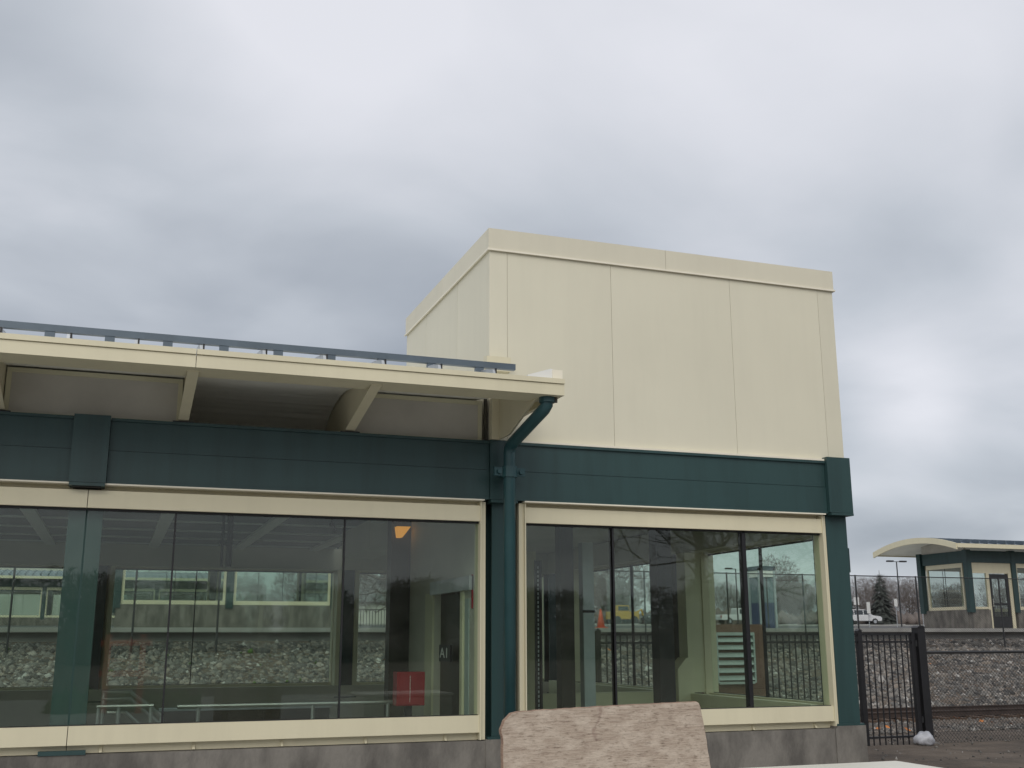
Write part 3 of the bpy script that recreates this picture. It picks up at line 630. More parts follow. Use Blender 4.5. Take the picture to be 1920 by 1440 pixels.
handrail('long stainless steel handrail across the floor behind the wide pane', [[(.67, 12, .94), (3.05, 12, .94)], [(.67, 12, .45), (3.05, 12, .45)]], [(.88, 12, .94), (2.05, 12, .94), (2.86, 12, .94)])
handrail('short stainless steel stair rail with a sloping end behind the left pane', [[(-.10, 12, .955), (.44, 12, .955)], [(-.06, 12.6, 1.07), (.22, 12.6, 1.07), (.55, 12.6, .82)], [(-.06, 12.6, 1.00), (.22, 12.6, 1.00), (.55, 12.6, .72)], [(.0, 12.3, .88), (.18, 12.3, .88), (.5, 12.3, .60)]], [(-.08, 12, .955), (.11, 12, .955), (.42, 12, .955), (-.04, 12.6, 1.07), (.55, 12.6, .82)])
bn = thing('stair_curb', 'dark low wall around the stair opening inside the glazed hall', 'low wall', (0, 0, 0))
MB().box(.6, 2.6, 14.0, 14.15, 0, .78).build('wall_panel', 'brownst', bn); MB().box(.58, 2.62, 13.98, 14.17, .78, .81).build('coping', 'galv', bn)

# ------------------------------------------------------------------ fences
pkf = thing('picket_fence', 'black steel picket fence running from the station corner to the big gate post', 'fence')
YG = 17.0
pb_ = MB().box(-.0095, .0095, -.0095, .0095, 0, 1.95).build('picket', 'black', pkf)
x = 7.62; first = True
while x < 13.98:
    if min(abs(x - 12.765), abs(x - 10.2)) > .10:
        if first: pb_.location = (x, YG, -.27); first = False
        else: inst('picket', pb_, pkf, (x, YG, -.27))
    x += .1265
for z in (1.672, 1.535, -.13): MB().box(7.55, 14.0, YG - .02, YG + .02, z - .018, z + .018).build('rail', 'black', pkf)
for x in (7.58, 10.2, 12.765): MB().box(x - .045, x + .045, YG - .045, YG + .045, -.5, 1.73).prism([(x - .055, 1.73), (x + .055, 1.73), (x, 1.77)], 'y', YG - .055, YG + .055).build('post', 'black', pkf)
MB().box(13.90, 13.98, YG - .04, YG + .04, -.4, 1.70).build('post', 'black', pkf)
gp = thing('gate_post', 'tall thick black square post at the end of the picket fence', 'gate post', (14.10, YG, 0))
MB().box(-.085, .085, -.085, .085, -.5, 1.79).build('shaft', 'black', gp, bevel=.006); MB().tube([(0, 0, -.45), (.01, 0, -.235)], [.21, .185], 14).build('concrete_footing', 'concdk', gp)
for z_ in (.1, 1.45): MB().box(-.125, -.085, -.05, .05, z_, z_ + .11).build('hinge', 'dark', gp)
MB().prism([(-.095, 1.79), (.095, 1.79), (.03, 1.83), (-.03, 1.83)], 'y', -.095, .095).build('cap', 'black', gp)
def chainlink(name_label, x0, x1, y, z0, z1, posts, step, wire, rails, group=None, slope=None):
    t = thing('chain_link_fence', name_label, 'fence', group=group)
    h = z1 - z0; V = []; Fc = []
    def wir(a, b):
        a = Vector(a); b = Vector(b); d = (b - a).normalized(); n_ = Vector((0, 1, 0)); s_ = d.cross(n_).normalized() * wire; q = n_ * wire
        k = len(V)
        for p in (a, b): V.extend([tuple(p + s_), tuple(p - s_ * .5 + q * .87), tuple(p - s_ * .5 - q * .87)])
        Fc.extend([(k, k + 1, k + 4, k + 3), (k + 1, k + 2, k + 5, k + 4), (k + 2, k, k + 3, k + 5)])
    x = x0 - h
    while x < x1:
        for sg_ in (1, -1):
            xa, xb = (x, x + h) if sg_ > 0 else (x + h, x); za, zb = z0, z1
            def clip(xa, za, xb, zb):
                P0, P1 = [xa, za], [xb, zb]
                for P, Q in ((P0, P1), (P1, P0)):
                    for lim in (x0, x1):
                        if (lim == x0 and P[0] < x0) or (lim == x1 and P[0] > x1):
                            tt = (lim - P[0]) / (Q[0] - P[0]); P[1] += (Q[1] - P[1]) * tt; P[0] = lim
                return P0, P1
            if max(xa, xb) > x0 and min(xa, xb) < x1:
                P0, P1 = clip(xa, za, xb, zb); wir((P0[0], y + .004 * sg_, P0[1]), (P1[0], y + .004 * sg_, P1[1]))
        x += step
    mo = mesh_np('wire_mesh', np.array(V), np.array(Fc), 'dark', t); mo['kind'] = 'stuff'
    for px in posts: MB().tube([(px, y, z0 - .3), (px, y, z1 + .03)], .032, 8).build('post', 'dark', t)
    for rz_, rr in rails: MB().tube([(x0, y, rz_), (x1, y, rz_)], rr, 6).build('rail', 'dark', t)
    return t
chainlink('low chain link fence with a dark top rail running right from the thick gate post', 14.2, 26, YG, -.35, 1.34, (17.4, 20.6, 23.8), .075, .0032, ((1.34, .028),))
chainlink('tall chain link fence along the top of the stone bank before the far platform', -9, 60, 35.9, 1.25, 3.97, (-6.2, -2.9, .55, 3.05, 7.2, 11.2, 15.6, 17.9, 21.3, 24.6, 27.0, 29.87, 34.0, 38, 42), .085, .0040, ((3.97, .02),))
bag = bmesh.new(); bmesh.ops.create_icosphere(bag, subdivisions=3, radius=1)
for v in bag.verts:
    n_ = (abs(math.sin(9 * v.co.x + 6 * v.co.y)) - .5) * .16 + math.sin(5 * v.co.x + 1) * .10 + math.sin(7 * v.co.y + 4 * v.co.z) * .09 + math.sin(11 * v.co.z + 3 * v.co.x) * .05
    v.co *= 1 + n_; v.co.x *= .19; v.co.y *= .15; v.co.z = max(v.co.z, -.5) * .15
me = bpy.data.meshes.new('plastic_bag'); bag.to_mesh(me); bag.free(); me.materials.append(M['plastic'])
for p in me.polygons: p.use_smooth = True
bo = bpy.data.objects.new('plastic_bag', me); col.objects.link(bo); bo.location = (13.80, 16.72, -.18); tag(bo, 'crumpled white plastic bag lying at the foot of the thick gate post', 'bag')

# louvred vent box behind the right-hand glass
lv = thing('vent_box', 'brown masonry vent box with pale horizontal louvres before the picket fence', 'vent box')
MB().box(9.22, 10.22, 16.06, 16.85, -.4, 1.83).build('wall', 'brick', lv)
lf = MB().box(9.24, 9.27, 15.99, 16.06, .90, 1.70).build('louvre_frame', 'louver', lv)
MB().box(9.93, 9.96, 15.99, 16.06, .90, 1.70).build('louvre_frame', 'louver', lv); MB().box(9.27, 9.93, 15.99, 16.06, 1.65, 1.70).build('louvre_frame', 'louver', lv); MB().box(9.27, 9.93, 15.99, 16.06, .88, .92).build('louvre_frame', 'louver', lv)
for i in range(6):
    z = .945 + i * .121
    MB().add([(9.27, 15.98, z), (9.93, 15.98, z), (9.93, 16.05, z + .07), (9.27, 16.05, z + .07), (9.27, 15.99, z - .008), (9.93, 15.99, z - .008), (9.93, 16.06, z + .062), (9.27, 16.06, z + .062)], BOXF).build('slat', 'louver', lf)

# ------------------------------------------------------------------ railway track
tr = thing('railway_track', 'rusty railway track with wooden sleepers below the stone bank', 'railway track')
slp = MB().box(-.11, .11, -1.25, 1.25, -.08, .06).build('sleeper', 'sleeper', tr); slp.location = (8, 24.95, -.46)
for i in range(1, 62): inst('sleeper', slp, tr, (8 + .56 * i + rng.uniform(-.03, .03), 24.95, -.46 + rng.uniform(-.01, .015)), rng.uniform(-.02, .02))
for y in (24.23, 25.67): MB().prism([(-.065, -.40), (.065, -.40), (.065, -.385), (.012, -.37), (.012, -.29), (.036, -.28), (.036, -.25), (-.036, -.25), (-.036, -.28), (-.012, -.29), (-.012, -.37), (-.065, -.385)], 'x', -30, 60).build('rail', 'track', tr).location = (0, y, 0)

# ------------------------------------------------------------------ far station buildings of the same kind
def far_house(label, x0, bays, y0, depth, z0, roof_over=1.2, gable=1.0, door_bay=None, cat='station building', gl='glassfar', side=True):
    """bays: bay edges along X from x0; walls y0 (front) .. y0+depth"""
    t = thing('far_station_building', label, cat, (x0, y0, z0)); Lx = bays[-1]
    fr = lambda a, d, z: (a, d, z); re_ = lambda a, d, z: (a, depth - d, z); le = lambda a, d, z: (d, a, z); ri = lambda a, d, z: (Lx - d, a, z)
    def part(mb, n, m, p=t): return mb.build(n, m, p)
    def bay(fn, a0, a1, door=False):
        if not door:
            part(MB(fn).box(a0, a1, -.02, .25, 0, .82), 'concrete_base', 'conc')
            b0 = .82
            W = part(MB(fn).box(a0 + .14, a1 - .14, .02, .1, 2.921, 2.924), 'window', 'cream')
            MB(fn).box(a0 + .14, a1 - .14, 0, .1, 2.72, 2.92).build('head_rail', 'cream', W); MB(fn).box(a0 + .14, a1 - .14, 0, .1, .83, .97).build('sill_rail', 'cream', W)
            MB(fn).box(a0 + .14, a0 + .23, 0, .1, .97, 2.72).build('jamb', 'cream', W); MB(fn).box(a1 - .23, a1 - .14, 0, .1, .97, 2.72).build('jamb', 'cream', W)
            nn = 2 if a1 - a0 > 2 else 1; e = np.linspace(a0 + .23, a1 - .23, nn + 1)
            for p, q in zip(e, e[1:]): MB(fn).box(p + .01, q - .01, .04, .05, .97, 2.72).build('glass_pane', gl, W)
            for j in e[1:-1]: MB(fn).box(j - .01, j + .01, .04, .06, .97, 2.72).build('glazing_joint', 'seal', W)
        else:
            part(MB(fn).box(a0, a0 + 1.02, -.02, .25, 0, .82), 'concrete_base', 'conc')
            W = part(MB(fn).box(a0 + .14, a1 - .14, 0, .1, 2.45, 2.92).box(a0 + .14, a0 + .2, 0, .1, .85, 2.45).box(a0 + .2, a0 + .96, 0, .1, .85, .95).box(a0 + .96, a0 + 1.12, 0, .1, 0, 2.45).box(a1 - .32, a1 - .14, 0, .1, 0, 2.45), 'door_frame', 'cream')
            MB(fn).box(a0 + .2, a0 + .96, .04, .05, .95, 2.45).build('glass_pane', gl, W)
            D = part(MB(fn).box(a0 + 1.13, a0 + 1.27, .02, .08, .03, 2.42).box(a1 - .47, a1 - .33, .02, .08, .03, 2.42).box(a0 + 1.27, a1 - .47, .02, .08, 2.22, 2.42).box(a0 + 1.27, a1 - .47, .02, .08, .03, .52).box(a0 + 1.27, a1 - .47, .02, .08, 1.02, 1.12), 'door', 'dark')
            MB(fn).box(a0 + 1.27, a1 - .47, .045, .055, .5, 2.24).build('glass_pane', gl, D)
            MB(fn).tube([(a0 + 1.20, -.03, .95), (a0 + 1.20, -.03, 1.3)], .018, 6).build('handle', 'steel', D)
        part(MB(fn).box(a0, a1, -.06, .18, 2.925, 3.46), 'beam', 'green')
    for i, (a0, a1) in enumerate(zip(bays, bays[1:])):
        bay(fr, a0, a1, door_bay == i); bay(re_, a0, a1)
    if side: bay(le, .26, depth - .26); bay(ri, .26, depth - .26)
    for a in bays:
        part(MB().box(a - .13, a + .13, -.07, .19, .70, 3.50), 'column', 'green'); part(MB().box(a - .13, a + .13, depth - .19, depth + .07, .70, 3.50), 'column', 'green')
    part(MB().box(.1, Lx - .1, .1, depth - .1, -.02, .02), 'floor_slab', 'floor')
    ya, yb = -roof_over, depth + roof_over; mid = (ya + yb) / 2; hw = (yb - ya) / 2; ri_ = .10 * hw + .16
    va = lambda y: 3.50 + ri_ * (1 - ((y - mid) / hw) ** 2)
    yl = np.linspace(ya, yb, 19); V = []; Fq = []
    xa, xb = -gable, Lx + gable
    for y in yl: V += [(xa, y, va(y)), (xb, y, va(y)), (xb, y, va(y) + .10), (xa, y, va(y) + .10)]
    for i in range(18):
        b = 4 * i; Fq += [(b, b + 1, b + 5, b + 4), (b + 3, b + 7, b + 6, b + 2)]
    rf = part(MB().add(V, Fq), 'roof', 'roofm')
    so_ = [(x_, y_, z_ - .004) for x_, y_, z_ in V]
    MB().add(so_, [(4 * i, 4 * i + 1, 4 * i + 5, 4 * i + 4) for i in range(18)]).build('soffit', 'soffit', rf)
    for x_ in (xa, xb): MB().prism([(y, va(y) - .12) for y in yl] + [(y, va(y) + .14) for y in yl[::-1]], 'x', x_ - .04, x_ + .04).build('gable_fascia', 'cream', rf)
    for y_ in (ya, yb): MB().box(xa, xb, y_ - .05, y_ + .05, 3.46, 3.64).build('fascia', 'cream', rf)
    x_ = xa + .3; sm_ = MB()
    while x_ < xb: sm_.box(x_ - .02, x_ + .02, ya + .06, ya + .5, va(ya + .3) + .1, va(ya + .3) + .24); sm_.prism([(y, va(y) + .09) for y in yl] + [(y, va(y) + .15) for y in yl[::-1]], 'x', x_ - .015, x_ + .015); x_ += .5
    o = sm_.build('roof_seams', 'slate', rf); o['kind'] = 'stuff'
    part(MB().prism([(.2, 3.46), (depth - .2, 3.46), (depth - .2, va(depth - .2)), (mid, va(mid)), (.2, va(.2))], 'x', .0, .1), 'gable_infill', 'infill'); part(MB().prism([(.2, 3.46), (depth - .2, 3.46), (depth - .2, va(depth - .2)), (mid, va(mid)), (.2, va(.2))], 'x', Lx - .1, Lx), 'gable_infill', 'infill')
    return t
far_house('glazed cream framed building across the tracks, seen through the near hall', .03, [0, 3.82, 7.6], 41.0, 7.6, 2.0)
far_house('far glazed shelter with a curved cream roof and a dark door, right of the station', 36.25, [0, 2.55, 5.3, 8.6], 40.0, 3.2, 2.02, roof_over=1.25, gable=1.65, door_bay=0, cat='shelter')
far_house('long low glazed building farthest away behind the left panes', -12.4, [0, 3.8, 7.6, 11.4, 15.2, 19.0], 85, 8, 2.35)

# ------------------------------------------------------------------ things on the far platform and in the car park
cn = thing('traffic_cone', 'orange traffic cone standing on the far platform', 'cone', (17.55, 39.0, 2.0))
MB().tube([(0, 0, .03), (0, 0, .72)], [.16, .03], 12).build('body', 'orange', cn, smooth=True); MB().box(-.2, .2, -.2, .2, 0, .035).build('foot', 'orange', cn)
def lamp_post(label, x, y, h, heads, ped=0., r=.07):
    z = gz(y) if y > 56 else 2.0
    t = thing('lamp_post', label, 'lamp post', (x, y, z), group='lamp posts beyond the tracks')
    if ped: MB().tube([(0, 0, 0), (0, 0, ped)], .3, 12).build('pedestal', 'concplat', t)
    MB().tube([(0, 0, ped), (0, 0, h)], [r, r * .75], 8).build('pole', 'dark', t)
    for s_ in heads:
        MB().box(min(0, s_ * .55), max(0, s_ * .55), -.03, .03, h - .05, h).build('arm', 'dark', t); MB().box(s_ * .75 - .32, s_ * .75 + .32, -.16, .16, h - .06, h + .08).build('lamp_head', 'dark', t)
    return t
lamp_post('thick dark lamp post on a round concrete pedestal left of the orange cone', 16.55, 40.5, 7.5, (1,), .95, .11)
lamp_post('dark lamp post on a pedestal partly hidden by the silver post', 17.0, 46, 7.5, (1,), .6, .10)
lamp_post('tall plain mast seen through the right corner glass', 33.3, 46.5, 7.8, (1,), 0, .08)
lamp_post('twin headed lamp post standing before the conifer', 69.9, 86.5, 6.1, (-1, 1), 0, .07)
lamp_post('lamp post with one head left of the blue kiosk', 55.0, 91.0, 5.3, (-1,), 0, .07)
lamp_post('slim lamp post behind the middle of the wide left window', 24.0, 88.0, 7.2, (1,), 0, .07)
kq = thing('ticket_kiosk', 'tall glazed kiosk with a dark blue lower half on the far platform', 'kiosk', (28.75, 45.3, 2.0))
for x in (-.40, .40):
    for y in (-.45, .45): MB().box(x - .05, x + .05, y - .05, y + .05, 0, 2.85).build('frame_post', 'silver', kq)
MB().box(-.37, .37, -.42, .42, .02, 1.23).build('lower_panel', 'blue', kq); MB().box(-.37, .37, -.41, .41, 1.23, 2.42).build('window', 'bluegl', kq); MB().box(-.42, .42, -.47, .47, 2.42, 2.72).build('header', 'white', kq); MB().box(-.45, .45, -.5, .5, 2.72, 2.92).build('roof', 'slate', kq)
MB().box(-.03, .03, -.44, -.42, .02, 2.42).build('mullion', 'black', kq)
def parking_sign(label, x, y, h, wd, ht, c='white'):
    z = gz(y); t = thing('parking_sign', label, 'sign', (x, y, z), group='small signs in the car park')
    MB().box(-.03, .03, -.02, .02, 0, h).build('post', 'galv', t); MB().box(-wd / 2, wd / 2, -.035, -.02, h - ht, h).build('plate', c, t)
parking_sign('pale square sign above the bonnet of the white car', 60.1, 80, 2.55, .55, .65)
parking_sign('narrow upright white sign just right of the first square one', 61.3, 80, 2.15, .35, .95)
parking_sign('small white sign beside the dark fence pole', 64.2, 80, 2.45, .35, .65)
parking_sign('white sign nearest to the shelter wall', 67.0, 80, 2.15, .5, .95)

def car(name, label, cat, kind, x, y, rz, paint, group=None):
    t = thing(name, label, cat, (x, y, gz(y) + .03), rz, group); m = paint
    Lh = 2.75 if kind == 'pickup' else 2.4; W = .95
    if kind == 'pickup': low = [(-2.75, .48), (2.7, .42), (2.75, .75), (2.65, .98), (1.45, 1.08), (-2.7, 1.08), (-2.75, .9)]; cab = [(-.55, 1.06), (1.50, 1.06), (.85, 1.74), (.55, 1.80), (-.40, 1.80), (-.55, 1.70)]; ws = (-1.75, 1.75)
    else: low = [(-2.4, .45), (2.35, .40), (2.42, .70), (2.25, .95), (1.25, 1.08), (-2.35, 1.08), (-2.42, .8)]; cab = [(-2.32, 1.06), (1.30, 1.06), (.55, 1.68), (.30, 1.75), (-1.95, 1.76), (-2.15, 1.68)]; ws = (-1.45, 1.5)
    MB().prism(low, 'y', -W, W).build('body', m, t, bevel=.06)
    cx = sum(p[0] for p in cab) / len(cab)
    def taper(x_, y_, z_): k_ = 1 - .16 * max(0, z_ - 1.06) / .7; return (x_, y_ * k_, z_)
    MB(taper).prism(cab, 'y', -W + .03, W - .03).build('cab', m, t, bevel=.04)
    zt, zb = 1.70, 1.14
    def pane(xa, xb, xc, xd, n='side_window'):
        for s_ in (-1, 1):
            k1 = (W - .03) * (1 - .16 * .08 / .7) + .012; k2 = (W - .03) * (1 - .16 * .64 / .7) + .012
            MB().add([(xa, s_ * k1, zb), (xb, s_ * k1, zb), (xc, s_ * k2, zt - .02), (xd, s_ * k2, zt - .02), (xa, s_ * (k1 - .03), zb), (xb, s_ * (k1 - .03), zb), (xc, s_ * (k2 - .03), zt - .02), (xd, s_ * (k2 - .03), zt - .02)], BOXF).build(n, 'glassdk', t)
    if kind == 'pickup': pane(-.42, .35, .35, -.34); pane(.43, 1.28, .80, .43)
    else: pane(-2.12, -1.05, -1.05, -1.95); pane(-.97, .1, .1, -.97); pane(.18, 1.10, .52, .18)
    w0, w1 = ((1.50, 1.06), (.85, 1.74)) if kind == 'pickup' else ((1.30, 1.06), (.55, 1.68))
    MB().add([(w0[0] - .05 + .02, -.82, w0[1] + .06), (w0[0] - .05 + .02, .82, w0[1] + .06), (w1[0] + .03, .70, w1[1] - .03), (w1[0] + .03, -.70, w1[1] - .03), (w0[0] - .09, -.82, w0[1] + .06), (w0[0] - .09, .82, w0[1] + .06), (w1[0] - .05, .70, w1[1] - .03), (w1[0] - .05, -.70, w1[1] - .03)], BOXF).build('windscreen', 'glassdk', t)
    for x_ in ws:
        for s_ in (-1, 1):
            q = MB().tube([(x_, s_ * (W - .2), .36), (x_, s_ * (W + .015), .36)], .36, 18).build('wheel', 'tyre', t); MB().tube([(x_, s_ * (W + .0), .36), (x_, s_ * (W + .025), .36)], .21, 12).build('rim', 'galv', q)
    xe = 2.70 if kind == 'pickup' else 2.36
    for s_ in (-1, 1): MB().box(xe - .06, xe + .05, s_ * .72 - .17, s_ * .72 + .17, .70, .86).build('headlight', 'silver', t); MB().box(-xe - .08, -xe + .02, s_ * .82 - .1, s_ * .82 + .1, .72, 1.0).build('tail_light', 'red', t)
    MB().box(xe - .02, xe + .10, -.9, .9, .42, .58).build('bumper', 'dark', t); MB().box(.75, .95, -W - .16, -W - .02, 1.08, 1.24).build('mirror', m, t)
    if kind == 'pickup': MB().box(-2.62, -.62, -.78, .78, 1.07, 1.085).build('load_bed', 'dark', t)
    return t
car('pickup_truck', 'white pickup truck parked beyond the louvred vent box, seen through the glass', 'pickup truck', 'pickup', 66.6, 110, 0, 'carw')
car('parked_car', 'white sport utility car parked right of the corner column', 'car', 'suv', 82.9, 110, R_(-12), 'carw')
car('parked_car', 'dark sport utility car parked behind the orange cone', 'car', 'suv', 55.6, 107, R_(186), 'card')
car('parked_car', 'dark car parked behind the far railing seen through the rear window', 'car', 'suv', 27.5, 104, R_(80), 'card')
yl_ = thing('yellow_machine', 'yellow construction machine standing beside the dark car', 'construction machine', (51.1, 108, gz(108)))
MB().box(-1.5, 1.6, -.9, .9, .55, 1.35).build('body', 'yellow', yl_, bevel=.05); MB().box(-.9, .5, -.8, .8, 1.35, 2.0).build('cab', 'yellow', yl_, bevel=.05); MB().box(-.8, .4, -.83, .83, 1.45, 1.9).build('cab_window', 'glassdk', yl_)
for x_ in (-1.0, 1.0):
    for s_ in (-.8, .8): MB().tube([(x_, s_ - .18, .45), (x_, s_ + .18, .45)], .45, 14).build('wheel', 'tyre', yl_)
MB().tube([(1.5, 0, 1.2), (2.3, 0, 1.6), (2.6, 0, .5)], .12, 6).build('digging_arm', 'yellow', yl_)
hs = thing('sided_house', 'pale house with horizontal siding rising behind the long low building', 'house', (-9, 118, gz(118)))
MB().box(-9, 4.6, 0, 8, 0, 6.5).build('wall', 'siding', hs)
for i in range(22): MB().box(-9.02, 4.62, -.035, 0, .1 + i * .29, .34 + i * .29).build('siding_board', 'siding', hs)
MB().prism([(-.6, 6.5), (8.6, 6.5), (4, 9)], 'x', -9.6, 5.2).build('roof', 'roofgrey', hs)
hb = thing('shed', 'grey shingled low house roof behind the trees seen through the rear window', 'house', (33, 125, gz(125)))
MB().box(-7, 7, 0, 9, 0, 2.4).build('wall', 'siding', hb); MB().prism([(-.6, 2.4), (9.6, 2.4), (4.5, 5.6)], 'x', -7.5, 7.5).build('roof', 'roofgrey', hb)
rl = thing('platform_railing', 'black picket railing along the back of the far platform', 'railing', (8.2, 54.5, 2.0))
rp = MB().box(-.012, .012, -.012, .012, .05, 1.05).build('picket', 'black', rl); rp.location = (.15, 0, 0)
for i in range(1, 60): inst('picket', rp, rl, (.15 + i * .15, 0, 0))
for z in (1.05, .1): MB().box(0, 9.1, -.02, .02, z - .02, z + .02).build('rail', 'black', rl)

# ------------------------------------------------------------------ trees
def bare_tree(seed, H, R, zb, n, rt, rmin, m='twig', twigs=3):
    """branches grown towards points spread through an uneven crown"""
    r = np.random.RandomState(seed)
    P = []
    lob = [(r.uniform(-.45, .45) * R, r.uniform(-.45, .45) * R, r.uniform(zb + .35 * (H - zb), zb + .75 * (H - zb)), r.uniform(.5, .8)) for _ in range(6)]
    while len(P) < n:
        p = np.array([r.uniform(-R, R), r.uniform(-R, R), r.uniform(zb, H)])
        for lx, ly, lz, k in lob:
            if ((p[0] - lx) / (R * k)) ** 2 + ((p[1] - ly) / (R * k)) ** 2 + ((p[2] - lz) / ((H - zb) * .5 * k * 1.15)) ** 2 < r.uniform(.55, 1): P.append(p); break
    P = np.array(P); T = np.array([(0, 0, z) for z in np.linspace(0, zb + (H - zb) * .35, 7)])
    nodes = list(T); par = [-1] + list(range(6)); base = np.array([0, 0, zb * .8])
    arr = np.zeros((n + 7, 3)); arr[:7] = T; dep = np.zeros(n + 7); k = 7
    for p in P[np.argsort(np.linalg.norm((P - base) * (1, 1, .8), axis=1))]:
        d = np.linalg.norm(arr[3:k] - p, axis=1) + .10 * dep[3:k] + .55 * np.maximum(0, arr[3:k, 2] - p[2])
        i = int(np.argmin(d)) + 3; arr[k] = p; par.append(i); dep[k] = dep[i] + np.linalg.norm(arr[i] - p); k += 1
    cnt = np.ones(k)
    for i in range(k - 1, 6, -1): cnt[par[i]] += cnt[i]
    cmax = cnt[7:].max() if k > 7 else 1
    rad = lambda c: max(rmin, rt * .62 * (c / cmax) ** .5)
    segs = [(arr[par[i]], arr[i], rad(cnt[i]) if par[i] < 7 else min(rad(cnt[par[i]]), rad(cnt[i]) * 1.3), rad(cnt[i]) * .85) for i in range(7, k)]
    for i in range(7, k):
        if cnt[i] <= 3:
            for _ in range(twigs):
                d = arr[i] - arr[par[i]]; d = d / (np.linalg.norm(d) + 1e-6) * .5 + r.normal(0, .55, 3) + (0, 0, .25); q = arr[i] + d / np.linalg.norm(d) * r.uniform(.25, .7) * R / 4
                segs.append((arr[i], q, rmin, rmin * .6))
    A = np.array([a_ for a_, *_ in segs]); B = np.array([b_ for _, b_, *_ in segs]); ra = np.array([c_ for _, _, c_, _ in segs]); rb = np.array([d_ for *_, d_ in segs])
    D = B - A; D /= np.linalg.norm(D, axis=1)[:, None] + 1e-9; ref = np.where(np.abs(D[:, 2:3]) > .9, np.array([[1., 0, 0]]), np.array([[0, 0, 1.]])); U = np.cross(D, ref); U /= np.linalg.norm(U, axis=1)[:, None]; W_ = np.cross(D, U)
    ring = lambda C, q: np.stack([C + (U * math.cos(t) + W_ * math.sin(t)) * q[:, None] for t in (0, 2.0944, 4.1888)], 1)
    V = np.concatenate([ring(A, ra), ring(B, rb)], 1).reshape(-1, 3); f0 = np.array([(0, 1, 4, 3), (1, 2, 5, 4), (2, 0, 3, 5)])
    Fc = (f0[None] + (np.arange(len(segs)) * 6)[:, None, None]).reshape(-1, 4)
    tk = MB().tube([(.02, 0, -.3), (0, 0, zb * .3), (.0, .02, zb * .8), tuple(T[-1])], [rt * 1.35, rt, rt * .85, rt * .3], 8).build('trunk', 'bark', smooth=True)
    return tk, mesh_np('branches', V, Fc, m)
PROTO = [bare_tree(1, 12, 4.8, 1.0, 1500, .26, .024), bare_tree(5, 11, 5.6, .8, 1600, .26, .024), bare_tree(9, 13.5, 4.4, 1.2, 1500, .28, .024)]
used = [False] * 3
def put_tree(k, x, y, s, rz, label, group, name='bare_tree', protos=PROTO, usedl=used, z=None):
    t = thing(name, label, 'tree', (x, y, gz(y) if z is None else z), rz, group); t.scale = (s, s, s * 1.0)
    for nm, o in zip(('trunk', 'branches'), protos[k]):
        if not usedl[k]: o.parent = t
        else: inst(nm, o, t)
    usedl[k] = True
    return t
tr_ = random.Random(21)
GL = ['medium leafless grey brown tree in the row behind the far car park', 'low broad leafless grey brown tree in the row behind the far car park', 'tall narrow leafless grey brown tree in the row behind the far car park']
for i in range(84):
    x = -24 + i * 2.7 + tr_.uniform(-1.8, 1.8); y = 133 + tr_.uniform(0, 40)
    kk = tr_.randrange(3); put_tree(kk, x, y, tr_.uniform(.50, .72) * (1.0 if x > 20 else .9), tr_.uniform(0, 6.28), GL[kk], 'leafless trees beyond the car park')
put_tree(1, 23.0, 97, .95, 1.0, 'leafless spreading tree standing nearer, seen through the rear window', None)
put_tree(0, 57, 120, .85, 2.0, 'leafless tree rising behind the blue kiosk', None)
def conifer(seed, H, R):
    r = random.Random(seed); V = []; Fc = []; n = 900
    for i in range(n):
        z = H * (.06 + .94 * (1 - math.sqrt(1 - r.random() * .985))); rr = R * (1 - z / H) ** .85 * r.uniform(.55, 1.05) + .05; a = r.uniform(0, 6.28)
        c, s = math.cos(a), math.sin(a); w_ = .10 + .28 * (1 - z / H); k = len(V); dr = rr * .45 + .1
        p = Vector((c * (rr - dr), s * (rr - dr), z + .12)); q = Vector((c * rr, s * rr, z - .22 * rr)); t = Vector((-s, c, 0)) * w_
        V += [tuple(p - t * .4), tuple(p + t * .4), tuple(q + t * r.uniform(.3, 1)), tuple(q + Vector((c, s, -.3)) * .15), tuple(q - t * r.uniform(.3, 1))]
        Fc += [(k, k + 1, k + 2), (k, k + 2, k + 3), (k, k + 3, k + 4)]
    cr_ = mesh_np('crown', np.array(V), np.array(Fc), 'needle'); tk = MB().tube([(0, 0, -.2), (0, 0, H * .95)], [.22, .03], 7).build('trunk', 'bark')
    return tk, cr_
CON = [conifer(3, 9.5, 2.9)]; uc = [False]
def put_con(x, y, s, label, rz=0.): 
    t = thing('conifer', label, 'tree', (x, y, gz(y)), rz, 'conifers beyond the car park'); t.scale = (s, s, s)
    for nm, o in zip(('trunk', 'crown'), CON[0]):
        if not uc[0]: o.parent = t
        else: inst(nm, o, t)
    uc[0] = True
put_con(97.2, 124, .80, 'dark pointed conifer standing left of the far shelter')
put_con(94.2, 127, .52, 'smaller dark conifer left of the pointed one', 1.3)
put_con(59, 128, .66, 'small dark conifer seen between the lamp post and the orange cone', .6)
put_con(29.8, 128, .80, 'dark conifer tip above the grey roof, seen through the rear window', 2.1)
put_con(12.5, 135, .75, 'dark conifer behind the far glazed building', 2.9)
put_con(78.5, 128, .6, 'low dark conifer behind the white pickup truck', 4.0)
hd = stones('far_undergrowth', 'twig', -40, 200, 127, 134, 5200, .45, 1.5, 31, .5, 'brown undergrowth along the foot of the far trees', ico=False)

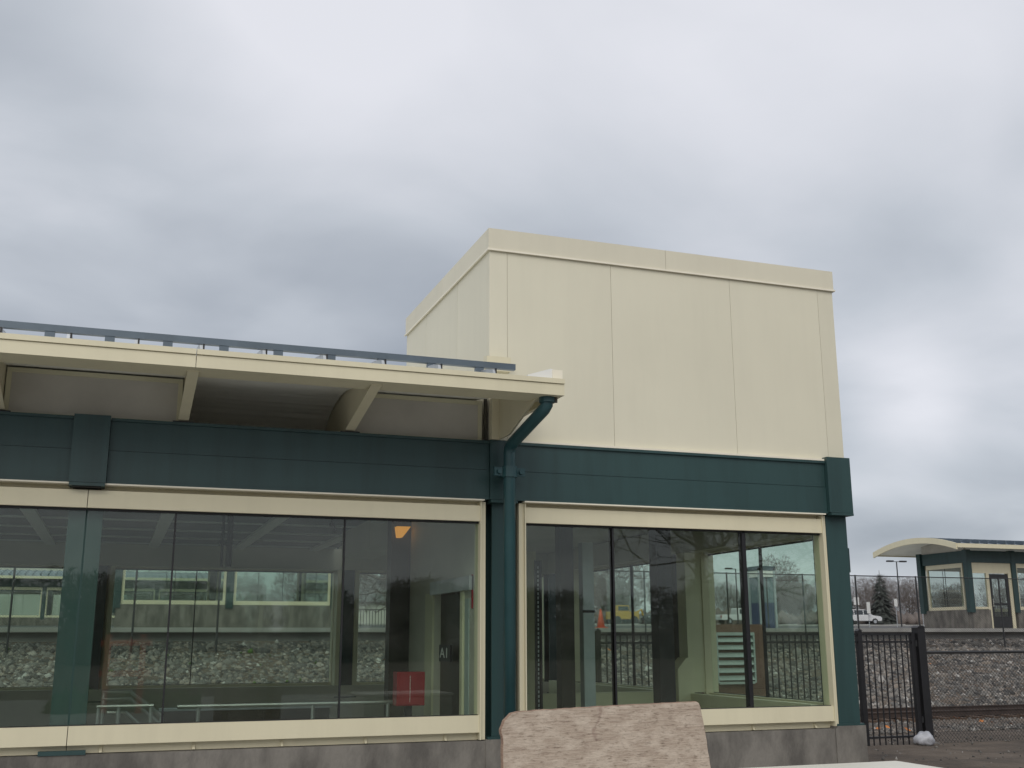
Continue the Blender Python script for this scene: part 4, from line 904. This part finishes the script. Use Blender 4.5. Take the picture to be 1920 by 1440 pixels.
# trees and things behind the camera that the glass mirrors
BIG = [bare_tree(17, 15, 6.5, 2.6, 1700, .30, .012, 'twigdk', 3)]; ub = [False]
for i, (x, y, k, lb) in enumerate(((18.6, -13, 1.0, 'large bare tree behind the viewer, leftmost of the big ones mirrored in the corner window'), (27, -16, 1.1, 'large bare tree behind the viewer, middle one mirrored in the corner window'), (35.5, -14, 1.0, 'large bare tree behind the viewer, rightmost of the big ones mirrored in the corner window'))):
    put_tree(0, x, y, k, .6 + 1.9 * i, lb, 'large bare trees behind the viewer', protos=BIG, usedl=ub)
tr2 = random.Random(4)
HED = [bare_tree(41, 9, 4.6, .3, 1500, .22, .05, 'twigdk', 3), bare_tree(43, 8, 4.8, .3, 1500, .22, .05, 'twigdk', 3)]; uh = [False] * 2
for i in range(44):
    put_tree(tr2.randrange(2), -46 + i * 2.9 + tr2.uniform(-1, 1), -52 + tr2.uniform(-9, 6), tr2.uniform(.52, .66), tr2.uniform(0, 6.28), 'small bare tree in the row behind the viewer, mirrored in the glass', 'small bare trees behind the viewer', protos=HED, usedl=uh)
stones('rear_undergrowth', 'twigdk', -60, 80, -66, -48, 3200, .5, 1.7, 33, .6, 'dark undergrowth beneath the trees behind the viewer', ico=False)
bc = thing('orange_barricade', 'orange slatted barricade behind the viewer, mirrored in the left pane', 'barricade', (.30, -6.5, gz(-6.5)), .2)
for x_ in (-.38, .36): MB().box(x_ - .06, x_ + .06, -.03, .03, 0, 1.75).build('leg', 'orange', bc)
for z_ in (.85, 1.5): MB().box(-.55, .55, -.05, -.03, z_, z_ + .13).build('board', 'orange', bc)
gr = stones('grass_tufts', 'grass', -1.2, 1.8, -9.5, -7.0, 900, .08, .42, 77, .05, 'short green grass behind the barricade', ico=False)

# ------------------------------------------------------------------ foreground
pw = thing('plywood_board', 'weathered grey brown plywood board with a rounded corner in the foreground', 'board', (1.83, 4.0, 0), R_(4))
key = [(-.455, .25), (.47, .25), (.462, .9), (.445, 1.10), (.425, 1.24), (.413, 1.30), (.407, 1.335), (.400, 1.350), (.388, 1.356), (0, 1.349), (-.30, 1.342), (-.392, 1.338), (-.420, 1.333), (-.448, 1.308), (-.455, 1.290), (-.462, 1.276), (-.461, 1.262), (-.456, 1.25), (-.450, 1.0)]
pts = []; kr = random.Random(12)
for (a_, b_), (c_, d_) in zip(key, key[1:] + key[:1]):
    n_ = max(1, int(math.hypot(c_ - a_, d_ - b_) / .018)) if max(b_, d_) > .8 else 1
    for i in range(n_):
        j_ = kr.uniform(-.0011, .0011) * (2.2 if kr.random() < .12 else 1) if i else 0; pts.append((a_ + (c_ - a_) * i / n_ + (j_ if abs(c_ - a_) < abs(d_ - b_) else 0), b_ + (d_ - b_) * i / n_ + (j_ if abs(c_ - a_) >= abs(d_ - b_) else 0)))
pl = MB().prism(pts, 'y', -.011, .011).build('sheet', 'ply', pw)
pl.data.materials.append(M['plyedge'])
for p in pl.data.polygons:
    if abs(p.normal.y) < .5: p.material_index = 1
bv = pl.modifiers.new('bevel', 'BEVEL'); bv.width = .002; bv.segments = 1; bv.limit_method = 'ANGLE'
for x_ in (-.3, .3): MB().box(x_ - .045, x_ + .045, .013, .05, -.2, 1.05).build('stake', 'wood', pw)
cbn = thing('low_cabinet', 'low pale cream cabinet whose flat top just shows at the bottom edge', 'cabinet', (3.75, 5.12, 0))
bmx = MB().box(-.6, .6, -.41, .41, .0, .86).build('case', 'creamhi', cbn, bevel=.02)
ltop = MB().box(-.62, .62, -.43, .43, .862, .905).build('lid', 'creamhi', cbn, bevel=.02)
